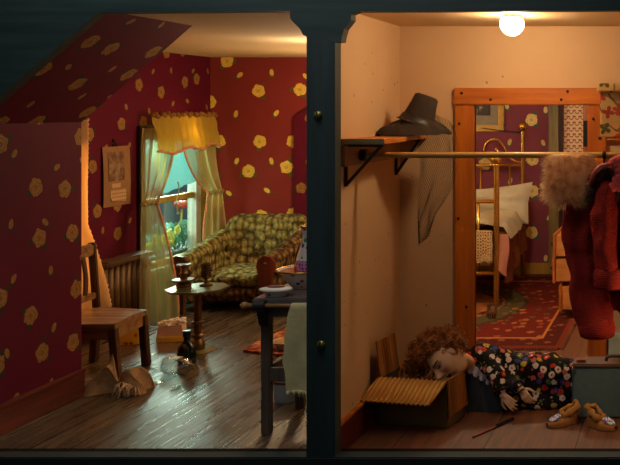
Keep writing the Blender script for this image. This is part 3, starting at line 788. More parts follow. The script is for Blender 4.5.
# towel on the bar
tw = thing('towel', 'cream fringed towel hanging over the washstand bar', 'towel', (-2.02, wy0-.07, .33))
bz = wt-.035
def towel(u, v):
    x = lerp(-2.105, -1.93, u) + .014*math.sin(v*5+2)*(1-u) + nz((u*2, v*5, 3), 1, .015) - .012*v*(1-u)
    if v < .12: s = v/.12; return (x, wy0-.05+.018*math.cos(PI*s)*1.0, bz+.016*math.sin(PI*s) - (.08*(1-s*4) if s < .25 else 0))
    s = (v-.12)/.88
    return (x, wy0-.07 - .012*math.sin(u*9+s*2)*s, bz - s*.45)
tm = plain('towel_cloth', S(206, 196, 146), .95, 0, .15, 30, .5, 90)
MB().grid(towel, 16, 40).build('towel_cloth', tm, tw, True)
b = MB()
for k in range(40):
    u = k/39; a = V3(towel(u, 1.0)); b.tube([a, a + V3((random.uniform(-.008, .008), random.uniform(-.006, .006), -random.uniform(.02, .04)))], .0025, 4)
b.build('towel_fringe', tm, tw, True)
# soap dish
p = V3((-2.215, 4.985, wt))
sd = thing('soap_dish', 'small white lidded soap dish with painted flowers on the washstand corner', 'soap dish', p)
por = NT('flowered_porcelain'); vo = por.voro(por.coord(), 26, .9); rc = por.sep(vo.outputs['Color'])
fm = por.math('LESS_THAN', por.math('ADD', vo.outputs['Distance'], por.math('MULTIPLY', por.noise(por.coord(), 60, 2), .2)), .42)
pc_ = por.ramp(rc[0], [(0, S(70, 80, 180)), (.3, S(196, 70, 60)), (.5, S(90, 150, 140)), (.75, S(210, 90, 150))], 'CONSTANT')
por.base(por.mix(por.math('MULTIPLY', fm, por.math('GREATER_THAN', rc[1], .35)), S(232, 230, 224), pc_), .2, 0, .6)
gold = plain('gilt_rim', S(206, 164, 76), .25, .9)
MB().lathe([(0, 0), (.05, 0), (.07, .03), (.082, .034), (.082, .042), (0, .042)], p, 28, None, (1, .7)).build('dish_body', por.m, sd, True, sharp=40)
MB().lathe([(.0, .05), (.05, .05), (.088, .043), (.09, .036), (.084, .036)], p, 28, None, (1, .7)).build('dish_rim', M['white_paint'], sd, True, sharp=40)
MB().ball(p + V3((0, 0, .052)), (.05, .03, .008), 14, 6).build('soap', plain('brown_soap', S(120, 60, 40), .5), sd, True)
# basin with pitcher
p = V3((-2.17, 5.25, wt))
bn = thing('wash_basin', 'wide flowered porcelain basin with gilt rim on the washstand', 'basin', p)
MB().lathe([(0, 0), (.07, 0), (.075, .015), (.09, .03), (.115, .065), (.125, .085), (.148, .10), (.143, .104), (.118, .09), (.08, .04), (0, .03)], p, 40).build('basin_bowl', por.m, bn, True, sharp=50)
MB().tube([(p.x + .147*math.cos(2*PI*k/40), p.y + .147*math.sin(2*PI*k/40), p.z+.102) for k in range(40)], .006, 8, True).build('gilt_rim', gold, bn, True)
MB().lathe([(.142, .1025), (.117, .0905), (.079, .042), (.0, .032)], p, 40).build('basin_inside', plain('copper_pink_glaze', S(190, 110, 80), .25, 0, .2, 10, 0), bn, True)
pp = p + V3((.045, 0, .034))
pt = thing('water_pitcher', 'tall flowered porcelain pitcher standing in the wash basin', 'pitcher', pp)
scal = NT('pink_scales'); vo = scal.voro(scal.coord(), 48, .2); scal.base(scal.mix(scal.math('LESS_THAN', vo.outputs['Distance'], .4), S(214, 150, 206), S(150, 70, 160)), .25)
MB().lathe([(0, 0), (.055, 0), (.06, .01), (.082, .06), (.09, .10), (.086, .128)], pp, 36).build('pitcher_belly', scal.m, pt, True, sharp=60)
MB().lathe([(.0865, .126), (.07, .18), (.052, .235), (.05, .27), (.062, .315), (.056, .315), (.045, .27), (.05, .2), (0, .19)], pp, 36).build('pitcher_neck', por.m, pt, True, sharp=60)
MB().tube([pp + V3((.0605*math.cos(2*PI*k/30), .0605*math.sin(2*PI*k/30), .315)) for k in range(30)], .005, 8, True).build('gilt_rim', gold, pt, True)
MB().tube([pp + V3((-.09, -.02, .03)), pp + V3((-.085, -.02, .13)), pp + V3((-.062, -.018, .21)), pp + V3((-.058, -.015, .24))], .008, 8).build('pitcher_handle', gold, pt, True)
# pail
p = V3((-2.40, 5.56, 0))
pl = thing('enamel_pail', 'white enamel pail with a red band on the floor behind the washstand', 'pail', p)
en = plain('blue_white_enamel', S(176, 190, 194), .25, 0, .12, 8, .02)
MB().lathe([(0, 0), (.07, 0), (.078, .02), (.083, .17), (.078, .17), (.072, .02), (0, .015)], p, 36).build('pail_body', en, pl, True, sharp=50)
MB().lathe([(.0822, .118), (.0842, .118), (.0846, .132), (.083, .132)], p, 36).build('red_band', plain('red_band', S(150, 40, 40), .4), pl, True)
MB().lathe([(.084, .164), (.087, .17), (.084, .176), (.078, .17)], p, 36).build('pail_rim', en, pl, True)
# rag rug and enamel dish
t = NT('rag_rug'); n = t.noise(t.coord(), 16, 4); t.base(t.ramp(n, [(.35, S(90, 30, 18)), (.5, S(156, 72, 46)), (.66, S(190, 140, 84))]), .95, 0, .1); t.bump(n, .8, .02)
rp = [at(243, 352, 6.67), at(262, 341, 7.0), at(300, 325, 7.5), at(318, 330, 7.3), at(318, 357, 6.55), at(275, 357, 6.55)]
rug = MB().prism([(v.x, v.y) for v in rp], 'Z', .001, .016).build('rag_rug', t.m, None, False, V3((-2.9, 6.9, 0)))
tag(rug, 'small reddish rag rug on the floor behind the washstand', 'rug')
p = at(289, 356, 6.72); p.z = .016
ed_ = thing('enamel_dish', 'shallow white enamel dish standing on the small red rag rug', 'dish', p)
MB().lathe([(0, 0), (.07, 0), (.105, .05), (.115, .055), (.112, .06), (.10, .055), (.066, .01), (0, .008)], p, 32).build('dish_bowl', en, ed_, True, sharp=50)
MB().lathe([(0, .052), (.06, .075), (.102, .056)], p, 20).build('dish_contents', plain('tan_crumbs', S(176, 128, 66), .9, 0, .5, 60), ed_, True)

# outside: flower box with one red flower and leaves
fx_, fy_ = -4.98, 8.55
pb = thing('window_planter', 'planter of green leaves outside the window', 'planter', (fx_, fy_, -.24))
MB().box(fx_-.15, fx_+.15, 7.95, 9.6, -.24, .42, .01).build('planter_box', plain('green_planter', S(60, 92, 84), .6), pb)
b = MB()
for k in range(260):
    y = random.uniform(8.0, 9.55); x = fx_ + random.uniform(-.13, .13); z = .42; h = random.uniform(.05, .2)*(1.2 if y > 8.7 else .8)
    d = V3((random.uniform(-.5, .5), random.uniform(-.5, .5), 1)).normalized(); e = V3((x, y, z)) + d*h
    b.tube([(x, y, z), e], .004, 4)
    s = d.cross(V3((random.random(), random.random(), .2))).normalized(); L = random.uniform(.03, .07)
    up = (d + s).normalized(); w_ = d.cross(s).normalized()*L*.4
    b.add([e, e + up*L*.5 + w_, e + up*L, e + up*L*.5 - w_], [(0, 1, 2, 3)])
b.build('foliage', plain('blue_green_leaves', S(54, 130, 104), .6, 0, .4, 12), pb)
b = MB()
for (y, z) in ((8.25, .52), (8.36, .58), (8.58, .60), (8.72, .62), (8.50, .56), (8.62, .55)):
    for k in range(5):
        a = 2*PI*k/5; b.ball((fx_ + .16, y + .028*math.cos(a), z + .028*math.sin(a)), (.012, .026, .026), 8, 6)
b.build('yellow_blossoms', plain('yellow_blossoms', S(226, 214, 96), .7), pb, True)
p = at(178, 218, 8.9)
fw = thing('red_flower', 'single drooping red flower on a pale stem outside the window pane', 'flower', (p.x, p.y, .42))
MB().tube([(p.x-.0, p.y-.05, .42), (p.x, p.y-.12, .55), (p.x, p.y-.02, .62), (p.x, p.y+.06, .70), (p.x, p.y+.07, .80)], .010, 8).build('stem', plain('pale_stem', S(190, 190, 92), .7), fw, True)
b = MB()
for k in range(9):
    a = 2*PI*k/9; b.ball((p.x + .03*math.cos(a), p.y + .07 + .055*math.sin(a), .845 + .012*math.cos(2*a)), (.035, .05, .024), 10, 6, Matrix.Rotation(.5*math.sin(a), 3, 'X'))
b.ball((p.x, p.y+.07, .84), (.045, .05, .035), 12, 8)
b.build('petals', plain('red_petals', S(206, 84, 60), .6), fw, True)
sh = thing('window_shutter', 'grey slatted shutter standing outside the window glass', 'shutter', (-5.2, 8.75, -.24))
b = MB()
for k in range(22): b.box(-5.22, -5.19, 8.66, 8.86, .38+k*.045, .41+k*.045, 0, None)
b.build('slats', plain('grey_slats', S(92, 118, 118), .6), sh)
MB().box(-5.225, -5.185, 8.62, 8.66, -.24, 1.4).box(-5.225, -5.185, 8.86, 8.90, -.24, 1.4).build('shutter_frame', plain('grey_shutter', S(110, 134, 130), .6), sh)
# ------------------------------------------------------------------ CLOSET
dark_iron = plain('dark_iron', S(46, 28, 22), .5, .3)
# left shelf with brackets, and the cleat the rod is socketed in
zs = 1.61
ls = thing('closet_shelf', 'narrow wooden shelf on brackets on the closet left wall under the black hat', 'shelf', (-1.64, 5.2, zs))
MB().prism([(XC+.001, 4.70), (-1.53, 4.70), (-1.585, YC-.002), (XC+.001, YC-.002)], 'Z', zs-.012, zs+.014).build('shelf_board', wood('shelf_pine', S(178, 92, 32), S(222, 140, 60), .4, 'Y', .8, .1), ls)
MB().box(XC+.001, -1.53, 4.694, 4.704, zs-.013, zs+.015).build('shelf_front_edge', wood('grey_green_edge', S(98, 92, 60), S(136, 124, 84), .6, 'X', 1, .1), ls)
for y in (4.76, 5.60):
    k = .205 if y < 5 else .16
    b = MB().beam((XC+.008, y, zs-.01), (XC+.008, y, zs-.235), .02, .014).beam((XC+.004, y, zs-.02), (XC+k, y, zs-.02), .02, .014).beam((XC+.008, y, zs-.228), (XC+k-.01, y, zs-.02), .016, .014)
    b.build('shelf_bracket', dark_iron, ls)
MB().box(XC+.001, XC+.022, 4.70, 5.62, zs-.13, zs-.02, .004).build('wall_cleat', wood('pinkish_cleat', S(130, 84, 60), S(166, 112, 80), .5, 'Y', 1, .1), ls)
# rod
ry, rz = 4.94, 1.53
rd_ = thing('clothes_rod', 'long yellow wooden clothes rod across the closet', 'clothes rod', (-.8, ry, rz))
MB().tube([(XC+.05, ry, rz), (.118, ry, rz)], .0165, 14).build('rod', wood('rod_yellow', S(176, 124, 44), S(214, 164, 76), .35, 'X', .6, .05), rd_, True, sharp=40)
MB().tube([(XC+.022, ry, rz), (XC+.055, ry, rz)], .032, 16).build('rod_socket', dark_iron, rd_, True, sharp=40)
b = MB()
for k in range(3): b.tube([(-.405 - k*.006, ry+.0185*math.cos(a), rz+.0185*math.sin(a)) for a in [2*PI*i/14 for i in range(14)]], .004, 6, True)
b.build('rod_ring', dark_iron, rd_, True)

# hat with veil
hp = at(415, 134, 5.33); hx, hy, hz = hp.x, hp.y, zs+.016
ht = thing('black_hat', 'crushed black felt hat with a netted veil at the back end of the closet shelf', 'hat', (hx, hy, hz))
felt = plain('black_felt', S(50, 37, 28), .95, 0, .35, 30, .4, 120)
b = MB()
T = Matrix.Rotation(.32, 3, 'Y') @ Matrix.Rotation(-.12, 3, 'X')
b.lathe([(.125, .0), (.10, .02), (.088, .06), (.076, .12), (.07, .168), (.055, .178), (.0, .165)], (hx+.01, hy, hz+.065), 32, T, (1, .9))
crown = b
crown.build('hat_crown', felt, ht, True)
def brim(u, v):
    a = 2*PI*u; r = lerp(.09, .205 + .02*math.sin(2*a), v)
    z = .095*(1-v)**.7 + .012*v*math.sin(a*2+.7) + nz((math.cos(a)*2, math.sin(a)*2, v), 1.4, .02)
    return (hx + r*math.cos(a)*1.0, hy + r*.8*math.sin(a), max(hz+.004, hz + z))
MB().grid(brim, 60, 8).build('hat_brim', felt, ht, True)
band = MB(); band.lathe([(.108, .012), (.096, .045), (.098, .045), (.11, .012)], (hx+.01, hy, hz+.065), 32, T, (1, .9)); band.build('hat_band', plain('hat_ribbon', S(24, 20, 18), .5), ht, True)
# veil: a sagging net, true mesh of cords
def veil(u, v):
    """hangs from the brim past the free edge of the shelf, drawing in towards the bottom"""
    px = lerp(lerp(419, 452, u), lerp(417, 430, u), v**1.3) + 13*math.sin(min(1, v*1.25)*PI)*u
    py = lerp(122 + 3*u, lerp(246, 236, u) , v) - 9*math.sin(PI*u)*(1-v)
    d = 5.36 + .10*math.sin(PI*u) - .09*u + .10*v*(1-u)
    p = at(px, py, d) + V3((nz((u*4, v*4, 2), 1, .02), 0, 0))
    return (max(p.x, -1.57), min(p.y, YC-.03), p.z)
def veil_at(i, j, nu, nv): return V3(veil(i/nu, j/nv))
nb = MB(); nu, nv = 20, 26
for i in range(-nv, nu+1):
    for sgn in (1, -1):
        pts = []
        for j in range(nv+1):
            k = i + j if sgn > 0 else i + nv - j
            if 0 <= k <= nu: pts.append(veil_at(k, j, nu, nv))
        if len(pts) > 1: nb.tube(pts, .0009, 4, cap=False)
nb.build('hat_veil', plain('black_net', S(34, 26, 22), .9), ht)

# right shelf and hat box
rs_ = thing('closet_shelf', 'short wooden shelf on the closet right wall under the flowered hat box', 'shelf', (-.1, 5.25, zs))
MB().box(-.405, .118, 4.96, YC-.07, zs-.03, zs+.004, .004).build('shelf_board', wood('shelf_pine_right', S(170, 84, 26), S(216, 130, 50), .4, 'X', .8, .1), rs_)
MB().beam((.11, 5.3, zs-.25), (.11, 5.3, zs-.03), .02, .014).beam((.11, 5.3, zs-.24), (-.1, 5.3, zs-.035), .016, .014).build('shelf_bracket', dark_iron, rs_)
hb = thing('hat_box', 'cream hat box printed with red and green sprigs on the right closet shelf', 'hat box', (-.25, 5.28, zs+.004))
t = NT('sprig_print'); co = t.coord(); vo = t.voro(co, 9.5, .6); lc = t.vmath('SUBTRACT', co, vo.outputs['Position']); s = t.sep(lc)
th = t.math('ARCTAN2', s[2], s[0]); r = t.vmath('LENGTH', t.comb(s[0], s[2])); rc = t.sep(vo.outputs['Color'])
pet = t.math('LESS_THAN', r, t.math('MULTIPLY', t.math('ADD', .35, t.math('ABSOLUTE', t.math('COSINE', t.math('ADD', t.math('MULTIPLY', th, 2), t.math('MULTIPLY', rc[1], 3))))), .027))
n = t.noise(co, 30, 3); vin = t.math('LESS_THAN', t.math('ABSOLUTE', t.math('SUBTRACT', t.noise(co, 7, 1), .5)), .022)
pc_ = t.ramp(rc[0], [(0, S(208, 84, 44)), (.5, S(110, 104, 48)), (.75, S(196, 70, 40))], 'CONSTANT')
c = t.mix(t.math('MULTIPLY', vin, .8), S(232, 192, 120), S(104, 98, 52)); c = t.mix(pet, c, pc_); t.base(c, .6)
MB().box(-.452, .03, 5.12, 5.50, zs+.004, zs+.27, .012).build('box_body', t.m, hb)
MB().box(-.468, .046, 5.10, 5.515, zs+.262, zs+.315, .012).build('box_lid', t.m, hb)

# fur stole over the rod
fs = thing('fur_stole', 'pale tan fur stole draped over the clothes rod', 'fur stole', at(570, 182, 4.93))
b = MB()
def furpt(u, v): return at(lerp(556, 586, u) , 0, 4.93)
for k in range(7):
    u = k/6; tp = at(lerp(554, 586, u), 158, 4.92); bt_ = at(lerp(553, 585, u) + 4*math.sin(k*2), 194 + 5*math.sin(k*1.7), 4.90)
    b.capsule(tp, bt_, .026, .032)
    b.capsule(tp + V3((0, .03, -.004)), bt_ + V3((0, .07, .06)), .02, .026)
core = voxel(b, .014, 2)
fur_m = NT('tan_fur'); n = fur_m.noise(fur_m.coord(), 22, 3); fc = fur_m.ramp(n, [(.3, S(200, 150, 104)), (.5, S(238, 200, 152)), (.7, S(250, 230, 196))]); fur_m.base(fc, .8, 0, .2)
ftl = fur_m.node('ShaderNodeBsdfTranslucent'); fur_m.l.new(fc, ftl.inputs[0])
fdm = fur_m.node('ShaderNodeMixShader'); fdm.inputs[0].default_value = .55
fur_m.l.new(fur_m.b.outputs[0], fdm.inputs[1]); fur_m.l.new(ftl.outputs[0], fdm.inputs[2]); fur_m.l.new(fdm.outputs[0], fur_m.out.inputs[0])
core.build('fur_body', fur_m.m, fs, True)
ctr = at(570, 175, 4.95); roots = []
for k in range(5200):
    p = random.choice(core.v); d = (p - V3((ctr.x, ctr.y, p.z))); d.z = -.02
    if d.length < 1e-4: continue
    d = d.normalized() + V3((random.uniform(-.5, .5), random.uniform(-.5, .3), random.uniform(-1.0, .15)))
    roots.append((p, d))
b = MB(); strands(b, roots, .052, .0012, (0, 0, -.035), 0, 4); b.build('fur_hairs', fur_m.m, fs, True, normals=False)

# dark red cardigan on the rod
red = NT('dark_red_knit'); co = red.coord(); w_ = red.node('ShaderNodeTexWave', bands_direction='Z'); w_.inputs['Scale'].default_value = 34; w_.inputs['Distortion'].default_value = 1.5; red.l.new(co, w_.inputs[0])
n = red.noise(co, 90, 3); red.base(red.mix(n, S(112, 25, 20), S(166, 48, 36)), .95, 0, .1); red.bump(red.math('ADD', w_.outputs['Fac'], n), .5, .006)
cd = thing('red_cardigan', 'dark red knitted cardigan with hanging sleeves on the clothes rod', 'cardigan', at(590, 250, 5.0))
def pnt(u, v, d): return at(u, v, d)
b = MB()
for (u0, v0, u1, v1, ra, rb, d) in ((600, 185, 604, 300, .075, .085, 5.12), (622, 180, 628, 300, .08, .09, 5.12), (588, 188, 590, 290, .06, .07, 5.12)):
    b.capsule(pnt(u0, v0, d), pnt(u1, v1, d), ra, rb)
def rip(s): return lambda p: .012*math.sin(p.x*60 + nz((p.x, p.y, p.z), 5, 4)) * .6 + nz(p, 9, s)
voxel(b, .016, 4, rip(.012)).build('cardigan_body', red.m, cd, True)
b = MB(); ch_ = [(590, 190, .066), (583, 212, .074), (582, 245, .076), (588, 280, .072), (592, 308, .070), (595, 324, .074)]
for (a, c_) in zip(ch_[:-1], ch_[1:]):
    for o_ in (-6, 6): b.capsule(pnt(a[0]+o_, a[1], 4.99), pnt(c_[0]+o_, c_[1], 4.98), a[2], c_[2])
voxel(b, .014, 4, rip(.012)).build('sleeve', red.m, cd, True)
MB().tube([pnt(594, 319, 4.98), pnt(595, 322, 4.98), pnt(598, 332, 4.98), pnt(598, 336, 4.98)], [.08, .1, .1, .09], 24).build('sleeve_cuff', red.m, cd, True)
b = MB(); ch_ = [(608, 190, .06), (604, 215, .070), (605, 245, .070), (607, 275, .066)]
for (a, c_) in zip(ch_[:-1], ch_[1:]): b.capsule(pnt(a[0], a[1], 4.84), pnt(c_[0], c_[1], 4.83), a[2], c_[2])
voxel(b, .013, 4, rip(.01)).build('sleeve', red.m, cd, True)
MB().tube([pnt(608, 268, 4.83), pnt(608, 273, 4.83), pnt(609, 284, 4.83), pnt(609, 288, 4.83)], [.068, .08, .082, .074], 20).build('sleeve_cuff', red.m, cd, True)
MB().tube([at(596, 190, 5.1), at(600, 178, 5.08), at(604, 168, 5.0), at(604, 160, 4.94), at(606, 154, 4.94)], .006, 8).build('hanger_hook', dark_iron, cd, True)
# second garment with a dark fur collar and pink frill
sg = thing('dark_coat', 'dark coat with brown fur collar and pink trim at the right end of the rod', 'coat', at(615, 200, 4.86))
b = MB(); b.capsule(at(628, 200, 4.86), at(644, 290, 4.86), .05, .08); b.capsule(at(636, 190, 4.88), at(650, 290, 4.92), .08, .10)
voxel(b, .015, 4, rip(.01)).build('coat_body', plain('oxblood_wool', S(84, 20, 24), .95, 0, .3, 40), sg, True)
b = MB(); cc_ = [at(593, 194, 4.86), at(596, 180, 4.84), at(604, 172, 4.83), at(613, 171, 4.83), at(618, 182, 4.84), at(616, 198, 4.85)]
for a, c_ in zip(cc_[:-1], cc_[1:]): b.capsule(a, c_, .034, .036)
b.capsule(at(604, 184, 4.87), at(612, 196, 4.87), .05, .045)
core2 = voxel(b, .012, 2)
dfur = NT('dark_brown_fur'); n = dfur.noise(dfur.coord(), 22, 3); dfur.base(dfur.ramp(n, [(.3, S(40, 20, 14)), (.6, S(92, 54, 34)), (.75, S(140, 92, 60))]), .8, 0, .2)
core2.build('fur_collar', dfur.m, sg, True)
roots = []
cn = at(606, 186, 4.88)
for k in range(2200):
    p = random.choice(core2.v); d = (p-cn).normalized() + V3((random.uniform(-.6, .6), random.uniform(-.6, .2), random.uniform(-.9, .3))); roots.append((p, d))
b = MB(); strands(b, roots, .034, .0011, (0, 0, -.02), 0, 4); b.build('collar_hairs', dfur.m, sg, True, normals=False)
MB().tube([at(591, 184, 4.80), at(594, 173, 4.79), at(601, 166, 4.79), at(608, 164.5, 4.79), at(612, 166, 4.79)], .013, 10).build('pink_piping', plain('pink_satin', S(178, 70, 66), .5), sg, True)
fr2 = MB()
for k in range(26):
    p = at(lerp(612, 626, random.random()), lerp(158, 188, random.random()), 4.80); fr2.ball(p, (.03, .018, .024), 8, 6, Matrix.Rotation(random.uniform(0, 3), 3, 'Y'))
fr2.build('pink_frill', plain('pink_frill', S(216, 74, 66), .8, 0, .4, 50), sg, True)

# cardboard carton
bx0 = thing('cardboard_carton', 'open corrugated cardboard carton against the closet left wall', 'box', (-1.478, 5.205, 0), -.20)
cb = NT('corrugated_board'); co = cb.coord(); wv = cb.node('ShaderNodeTexWave', bands_direction='X'); wv.inputs['Scale'].default_value = 11.5; wv.inputs['Distortion'].default_value = .6; cb.l.new(co, wv.inputs[0])
n = cb.noise(co, 14, 4); cb.base(cb.mix(cb.math('MULTIPLY', wv.outputs['Fac'], .55), cb.mix(n, S(216, 146, 62), S(240, 180, 92)), S(122, 66, 24)), .8, 0, .15); cb.bump(wv.outputs['Fac'], .7, .015)
cy_ = NT('corrugated_side'); co = cy_.coord(); wv = cy_.node('ShaderNodeTexWave', bands_direction='Y'); wv.inputs['Scale'].default_value = 11.5; wv.inputs['Distortion'].default_value = .6; cy_.l.new(co, wv.inputs[0])
n = cy_.noise(co, 14, 4); cy_.base(cy_.mix(cy_.math('MULTIPLY', wv.outputs['Fac'], .5), cy_.mix(n, S(176, 106, 44), S(206, 138, 66)), S(110, 58, 22)), .8, 0, .15); cy_.bump(wv.outputs['Fac'], .7, .015)
W2, D2, H2 = .208, .112, .264
inner = plain('carton_walls', S(112, 92, 48), .85, 0, .2)  # panels darker than the flaps; the shade under them put into the colour
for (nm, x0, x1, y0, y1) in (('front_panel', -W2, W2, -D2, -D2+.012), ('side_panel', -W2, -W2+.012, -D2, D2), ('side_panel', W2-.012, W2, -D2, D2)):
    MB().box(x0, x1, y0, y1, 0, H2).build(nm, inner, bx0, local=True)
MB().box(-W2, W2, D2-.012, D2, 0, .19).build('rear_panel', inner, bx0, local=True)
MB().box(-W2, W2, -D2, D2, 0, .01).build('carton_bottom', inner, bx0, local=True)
def flap(nm, p0, p1, out, n, m):
    """corrugated flap hinged on p0-p1 and reaching out"""
    p0, p1, out = V3(p0), V3(p1), V3(out); nr = (p1-p0).cross(out).normalized()
    def f(off): return lambda u, v: p0.lerp(p1, u) + out*v + nr*(off + .0055*math.sin(u*n*2*PI))
    k = MB(); k.grid(f(0), n*6, 4); o1 = len(k.v); k.grid(f(.009), n*6, 4)
    w = n*6+1
    k.add([], [])
    for i in range(n*6):
        k.f += [(i, i+1, o1+i+1, o1+i), (4*w+i, 4*w+i+1, o1+4*w+i+1, o1+4*w+i)]; k.mi += [0, 0]
    return k.build(nm, m, bx0, True, local=True, sharp=50)
flap('front_flap', (-W2, -D2, H2+.004), (W2, -D2, H2+.004), (-.03, -.16, -.085), 15, cb.m)
flap('side_flap', (W2, -D2+.0, H2+.004), (W2, D2, H2+.004), (.018, 0, -.20), 9, cy_.m)
flap('side_flap', (-W2+.01, -D2, H2), (-W2+.01, D2-.02, H2), (-.03, 0, .20), 9, cy_.m)
b = MB()
for k in range(30):
    x = random.uniform(-W2+.04, .06); b.tube([(x, random.uniform(-.1, .1), .20), (x + random.uniform(-.05, .05), random.uniform(-.1, .1), random.uniform(.23, .27))], .006, 5)
b.build('straw_packing', plain('brown_straw', S(120, 64, 26), .9), bx0, local=True)

# suitcase
su = thing('suitcase', 'grey green suitcase with dark lid trim standing on the closet floor', 'suitcase', at(615, 415, 5.28))
su.location.z = 0; ORG[su.name] = V3(su.location)
lth = plain('grey_green_cloth', S(84, 106, 106), .75, 0, .2, 30, .25, 140)
sx0, sx1, sy0, sy1, sh_ = -.622, -.06, 5.225, 5.385, .315
MB().box(sx0, sx1, sy0, sy1, 0, sh_-.022, .012).build('suitcase_body', lth, su)
MB().box(sx0-.002, sx1+.002, sy0-.003, sy1+.003, sh_-.022, sh_, .008).build('lid_trim', plain('worn_brown_leather', S(104, 76, 62), .6, 0, .4, 24), su)
MB().box(sx0+.02, sx0+.075, sy0+.03, sy1-.08, sh_, sh_+.014, .004).build('clasp', plain('coppery_clasp', S(170, 100, 66), .35, .8), su)
MB().box(sx1-.10, sx1-.05, sy0+.03, sy1-.08, sh_, sh_+.014, .004).build('clasp', plain('coppery_clasp_right', S(170, 120, 80), .35, .8), su)
MB().tube([(-.43, sy0+.07, sh_), (-.425, sy0+.07, sh_+.02), (-.40, sy0+.07, sh_+.028), (-.31, sy0+.07, sh_+.028), (-.285, sy0+.07, sh_+.02), (-.28, sy0+.07, sh_)], .010, 10).build('suitcase_handle', plain('dark_handle', S(60, 44, 38), .5), su, True)
for (x, z) in ((sx0+.01, .012), (sx0+.01, sh_-.05)): MB().box(x-.012, x+.02, sy0-.003, sy0+.02, z-.012, z+.022, .004).build('corner_guard', plain('dark_corner', S(62, 74, 74), .6), su)
# pale board leaning on the wall behind it
pb_ = thing('pale_board', 'pale mint painted board leaning on the wall behind the suitcase', 'board', (-.33, 5.67, 0))
MB().box(-.445, -.2, 5.655, 5.692, 0, .385, .006).build('board_panel', plain('mint_paint', S(176, 196, 180), .6, 0, .1), pb_)
MB().box(-.448, -.197, 5.648, 5.655, .355, .388, .003).build('board_edge', plain('mint_edge', S(196, 210, 196), .6, 0, .1), pb_)

# moccasins
def moccasin(label, loc, rz, L):
    t = thing('moccasin', label, 'shoe', loc, rz, 'beaded moccasins')
    suede = plain('tan_suede', S(150, 92, 34), .95, 0, .3, 30, .4, 100)
    def up(u, v):
        x = lerp(-L/2, L/2, u); w = .052*(math.sin(PI*min(1, max(.0, .08+.9*u)))**.5)*(1.05 if u > .5 else .86)
        a = PI*v; h = .055 + (.035*math.exp(-((u-.12)/.16)**2)) + .012*math.exp(-((u-.62)/.2)**2) - .03*u
        hh = h*(math.sin(a)**.6)
        if u < .48: hh *= (1 - .62*math.exp(-((v-.5)/.16)**2)*min(1, (u)/.1)*min(1, (.48-u)/.1))
        return (x, -w*math.cos(a), hh + .002)
    MB().grid(up, 28, 22).build('shoe_upper', suede, t, True, local=True)
    b = MB(); pl_ = []
    for k in range(28):
        u = k/27; pl_.append((lerp(-L/2, L/2, u), -.054*(math.sin(PI*min(1, max(.0, .06+.9*u)))**.5)*(1.05 if u > .5 else .86)))
    out = pl_ + [(x, -y) for x, y in reversed(pl_)]
    b.prism(out, 'Z', 0, .006).build('shoe_sole', plain('brown_sole', S(88, 52, 24), .9), t, local=True)
    cuff = [(lerp(-L/2, L/2, .25) + .26*L*math.cos(a), .034*math.sin(a) + .008*math.sin(a*3+L*40), .078 + .026*math.cos(a+PI)*1.0 + .004*math.sin(4*a)) for a in [2*PI*i/22 for i in range(22)]]
    MB().tube(cuff, [.013 + .004*math.sin(i*1.7) for i in range(22)], 8, True, flat=1.5).build('shoe_cuff', plain('suede_cuff', S(168, 112, 48), .95, 0, .3, 40), t, True, local=True)
    cols = [S(236, 236, 230), S(210, 90, 110), S(90, 120, 190), S(150, 190, 210)]
    ms = [plain('bead%d' % i, c, .3, 0, .05, 5, 0) for i, c in enumerate(cols)]
    b = MB()
    for i in range(8):
        for j in range(7):
            u = .60 + .045*i; v = .30 + .066*j
            if abs(j-3)*.9 + abs(i-3.5)*.7 > 3.6: continue
            p = V3(up(u, v)); b.cur = random.choice([0, 0, 1, 2, 3]); b.ball(p + V3((0, 0, .004)), .0068, 7, 5)
    b.build('beadwork', ms, t, True, local=True)
    return t
p = at(563, 424, 5.12); moccasin('beaded tan moccasin beside the hem of the dress, pointing left', (p.x-.005, 5.13, 0), PI+.55, .185)
p = at(600, 428, 5.05); moccasin('beaded tan moccasin in front of the suitcase, pointing right', (p.x+.01, 5.08, 0), -.55, .185)
# knife
p = V3((-1.035, 5.07, 0))
kn = thing('knife', 'thin dark red stained knife on the closet floorboards', 'knife', (p.x, p.y, 0), 1.04)
MB().prism([(-.155, -.010), (-.178, -.002), (-.15, .010), (.02, .011), (.02, -.010)], 'Z', .004, .008).build('blade', plain('stained_blade', S(120, 40, 26), .35, .5, .4), kn, local=True)
MB().box(.015, .16, -.010, .011, .0, .018, .006).build('knife_handle', plain('black_handle', S(24, 18, 16), .5), kn, local=True)

# ------------------------------------------------------------------ BEDROOM behind the closet
# rug
t = NT('persian_rug'); co = t.coord(); s = t.sep(co)
ex = t.math('DIVIDE', s[0], .86); ey = t.math('DIVIDE', s[1], 1.46)
ax, ay = t.math('ABSOLUTE', ex), t.math('ABSOLUTE', ey)
m = t.math('MAXIMUM', t.math('ADD', ax, 0), t.math('ADD', ay, .0))
wob = t.noise(co, 7, 3); wob2 = t.noise(co, 34, 2)
rr = t.math('ADD', t.vmath('LENGTH', t.comb(t.math('DIVIDE', t.math('ADD', s[0], .35), .74), t.math('DIVIDE', t.math('ADD', s[1], .0), 1.0))), t.math('MULTIPLY', t.math('SUBTRACT', wob, .5), .12))
field = t.ramp(rr, [(0, S(146, 84, 40)), (.58, S(80, 28, 22)), (.66, S(140, 96, 56)), (.69, S(84, 74, 46)), (.93, S(62, 50, 34)), (.97, S(110, 34, 24))], 'CONSTANT')
vo = t.voro(t.mapping(co, (1.1, .8, 1)), 10, .8)
mot = t.math('LESS_THAN', t.math('ADD', vo.outputs['Distance'], t.math('MULTIPLY', t.math('SUBTRACT', wob2, .5), .6)), .3)
mc = t.ramp(t.sep(vo.outputs['Color'])[0], [(0, S(170, 104, 54)), (.4, S(96, 86, 54)), (.72, S(150, 76, 42))], 'CONSTANT')
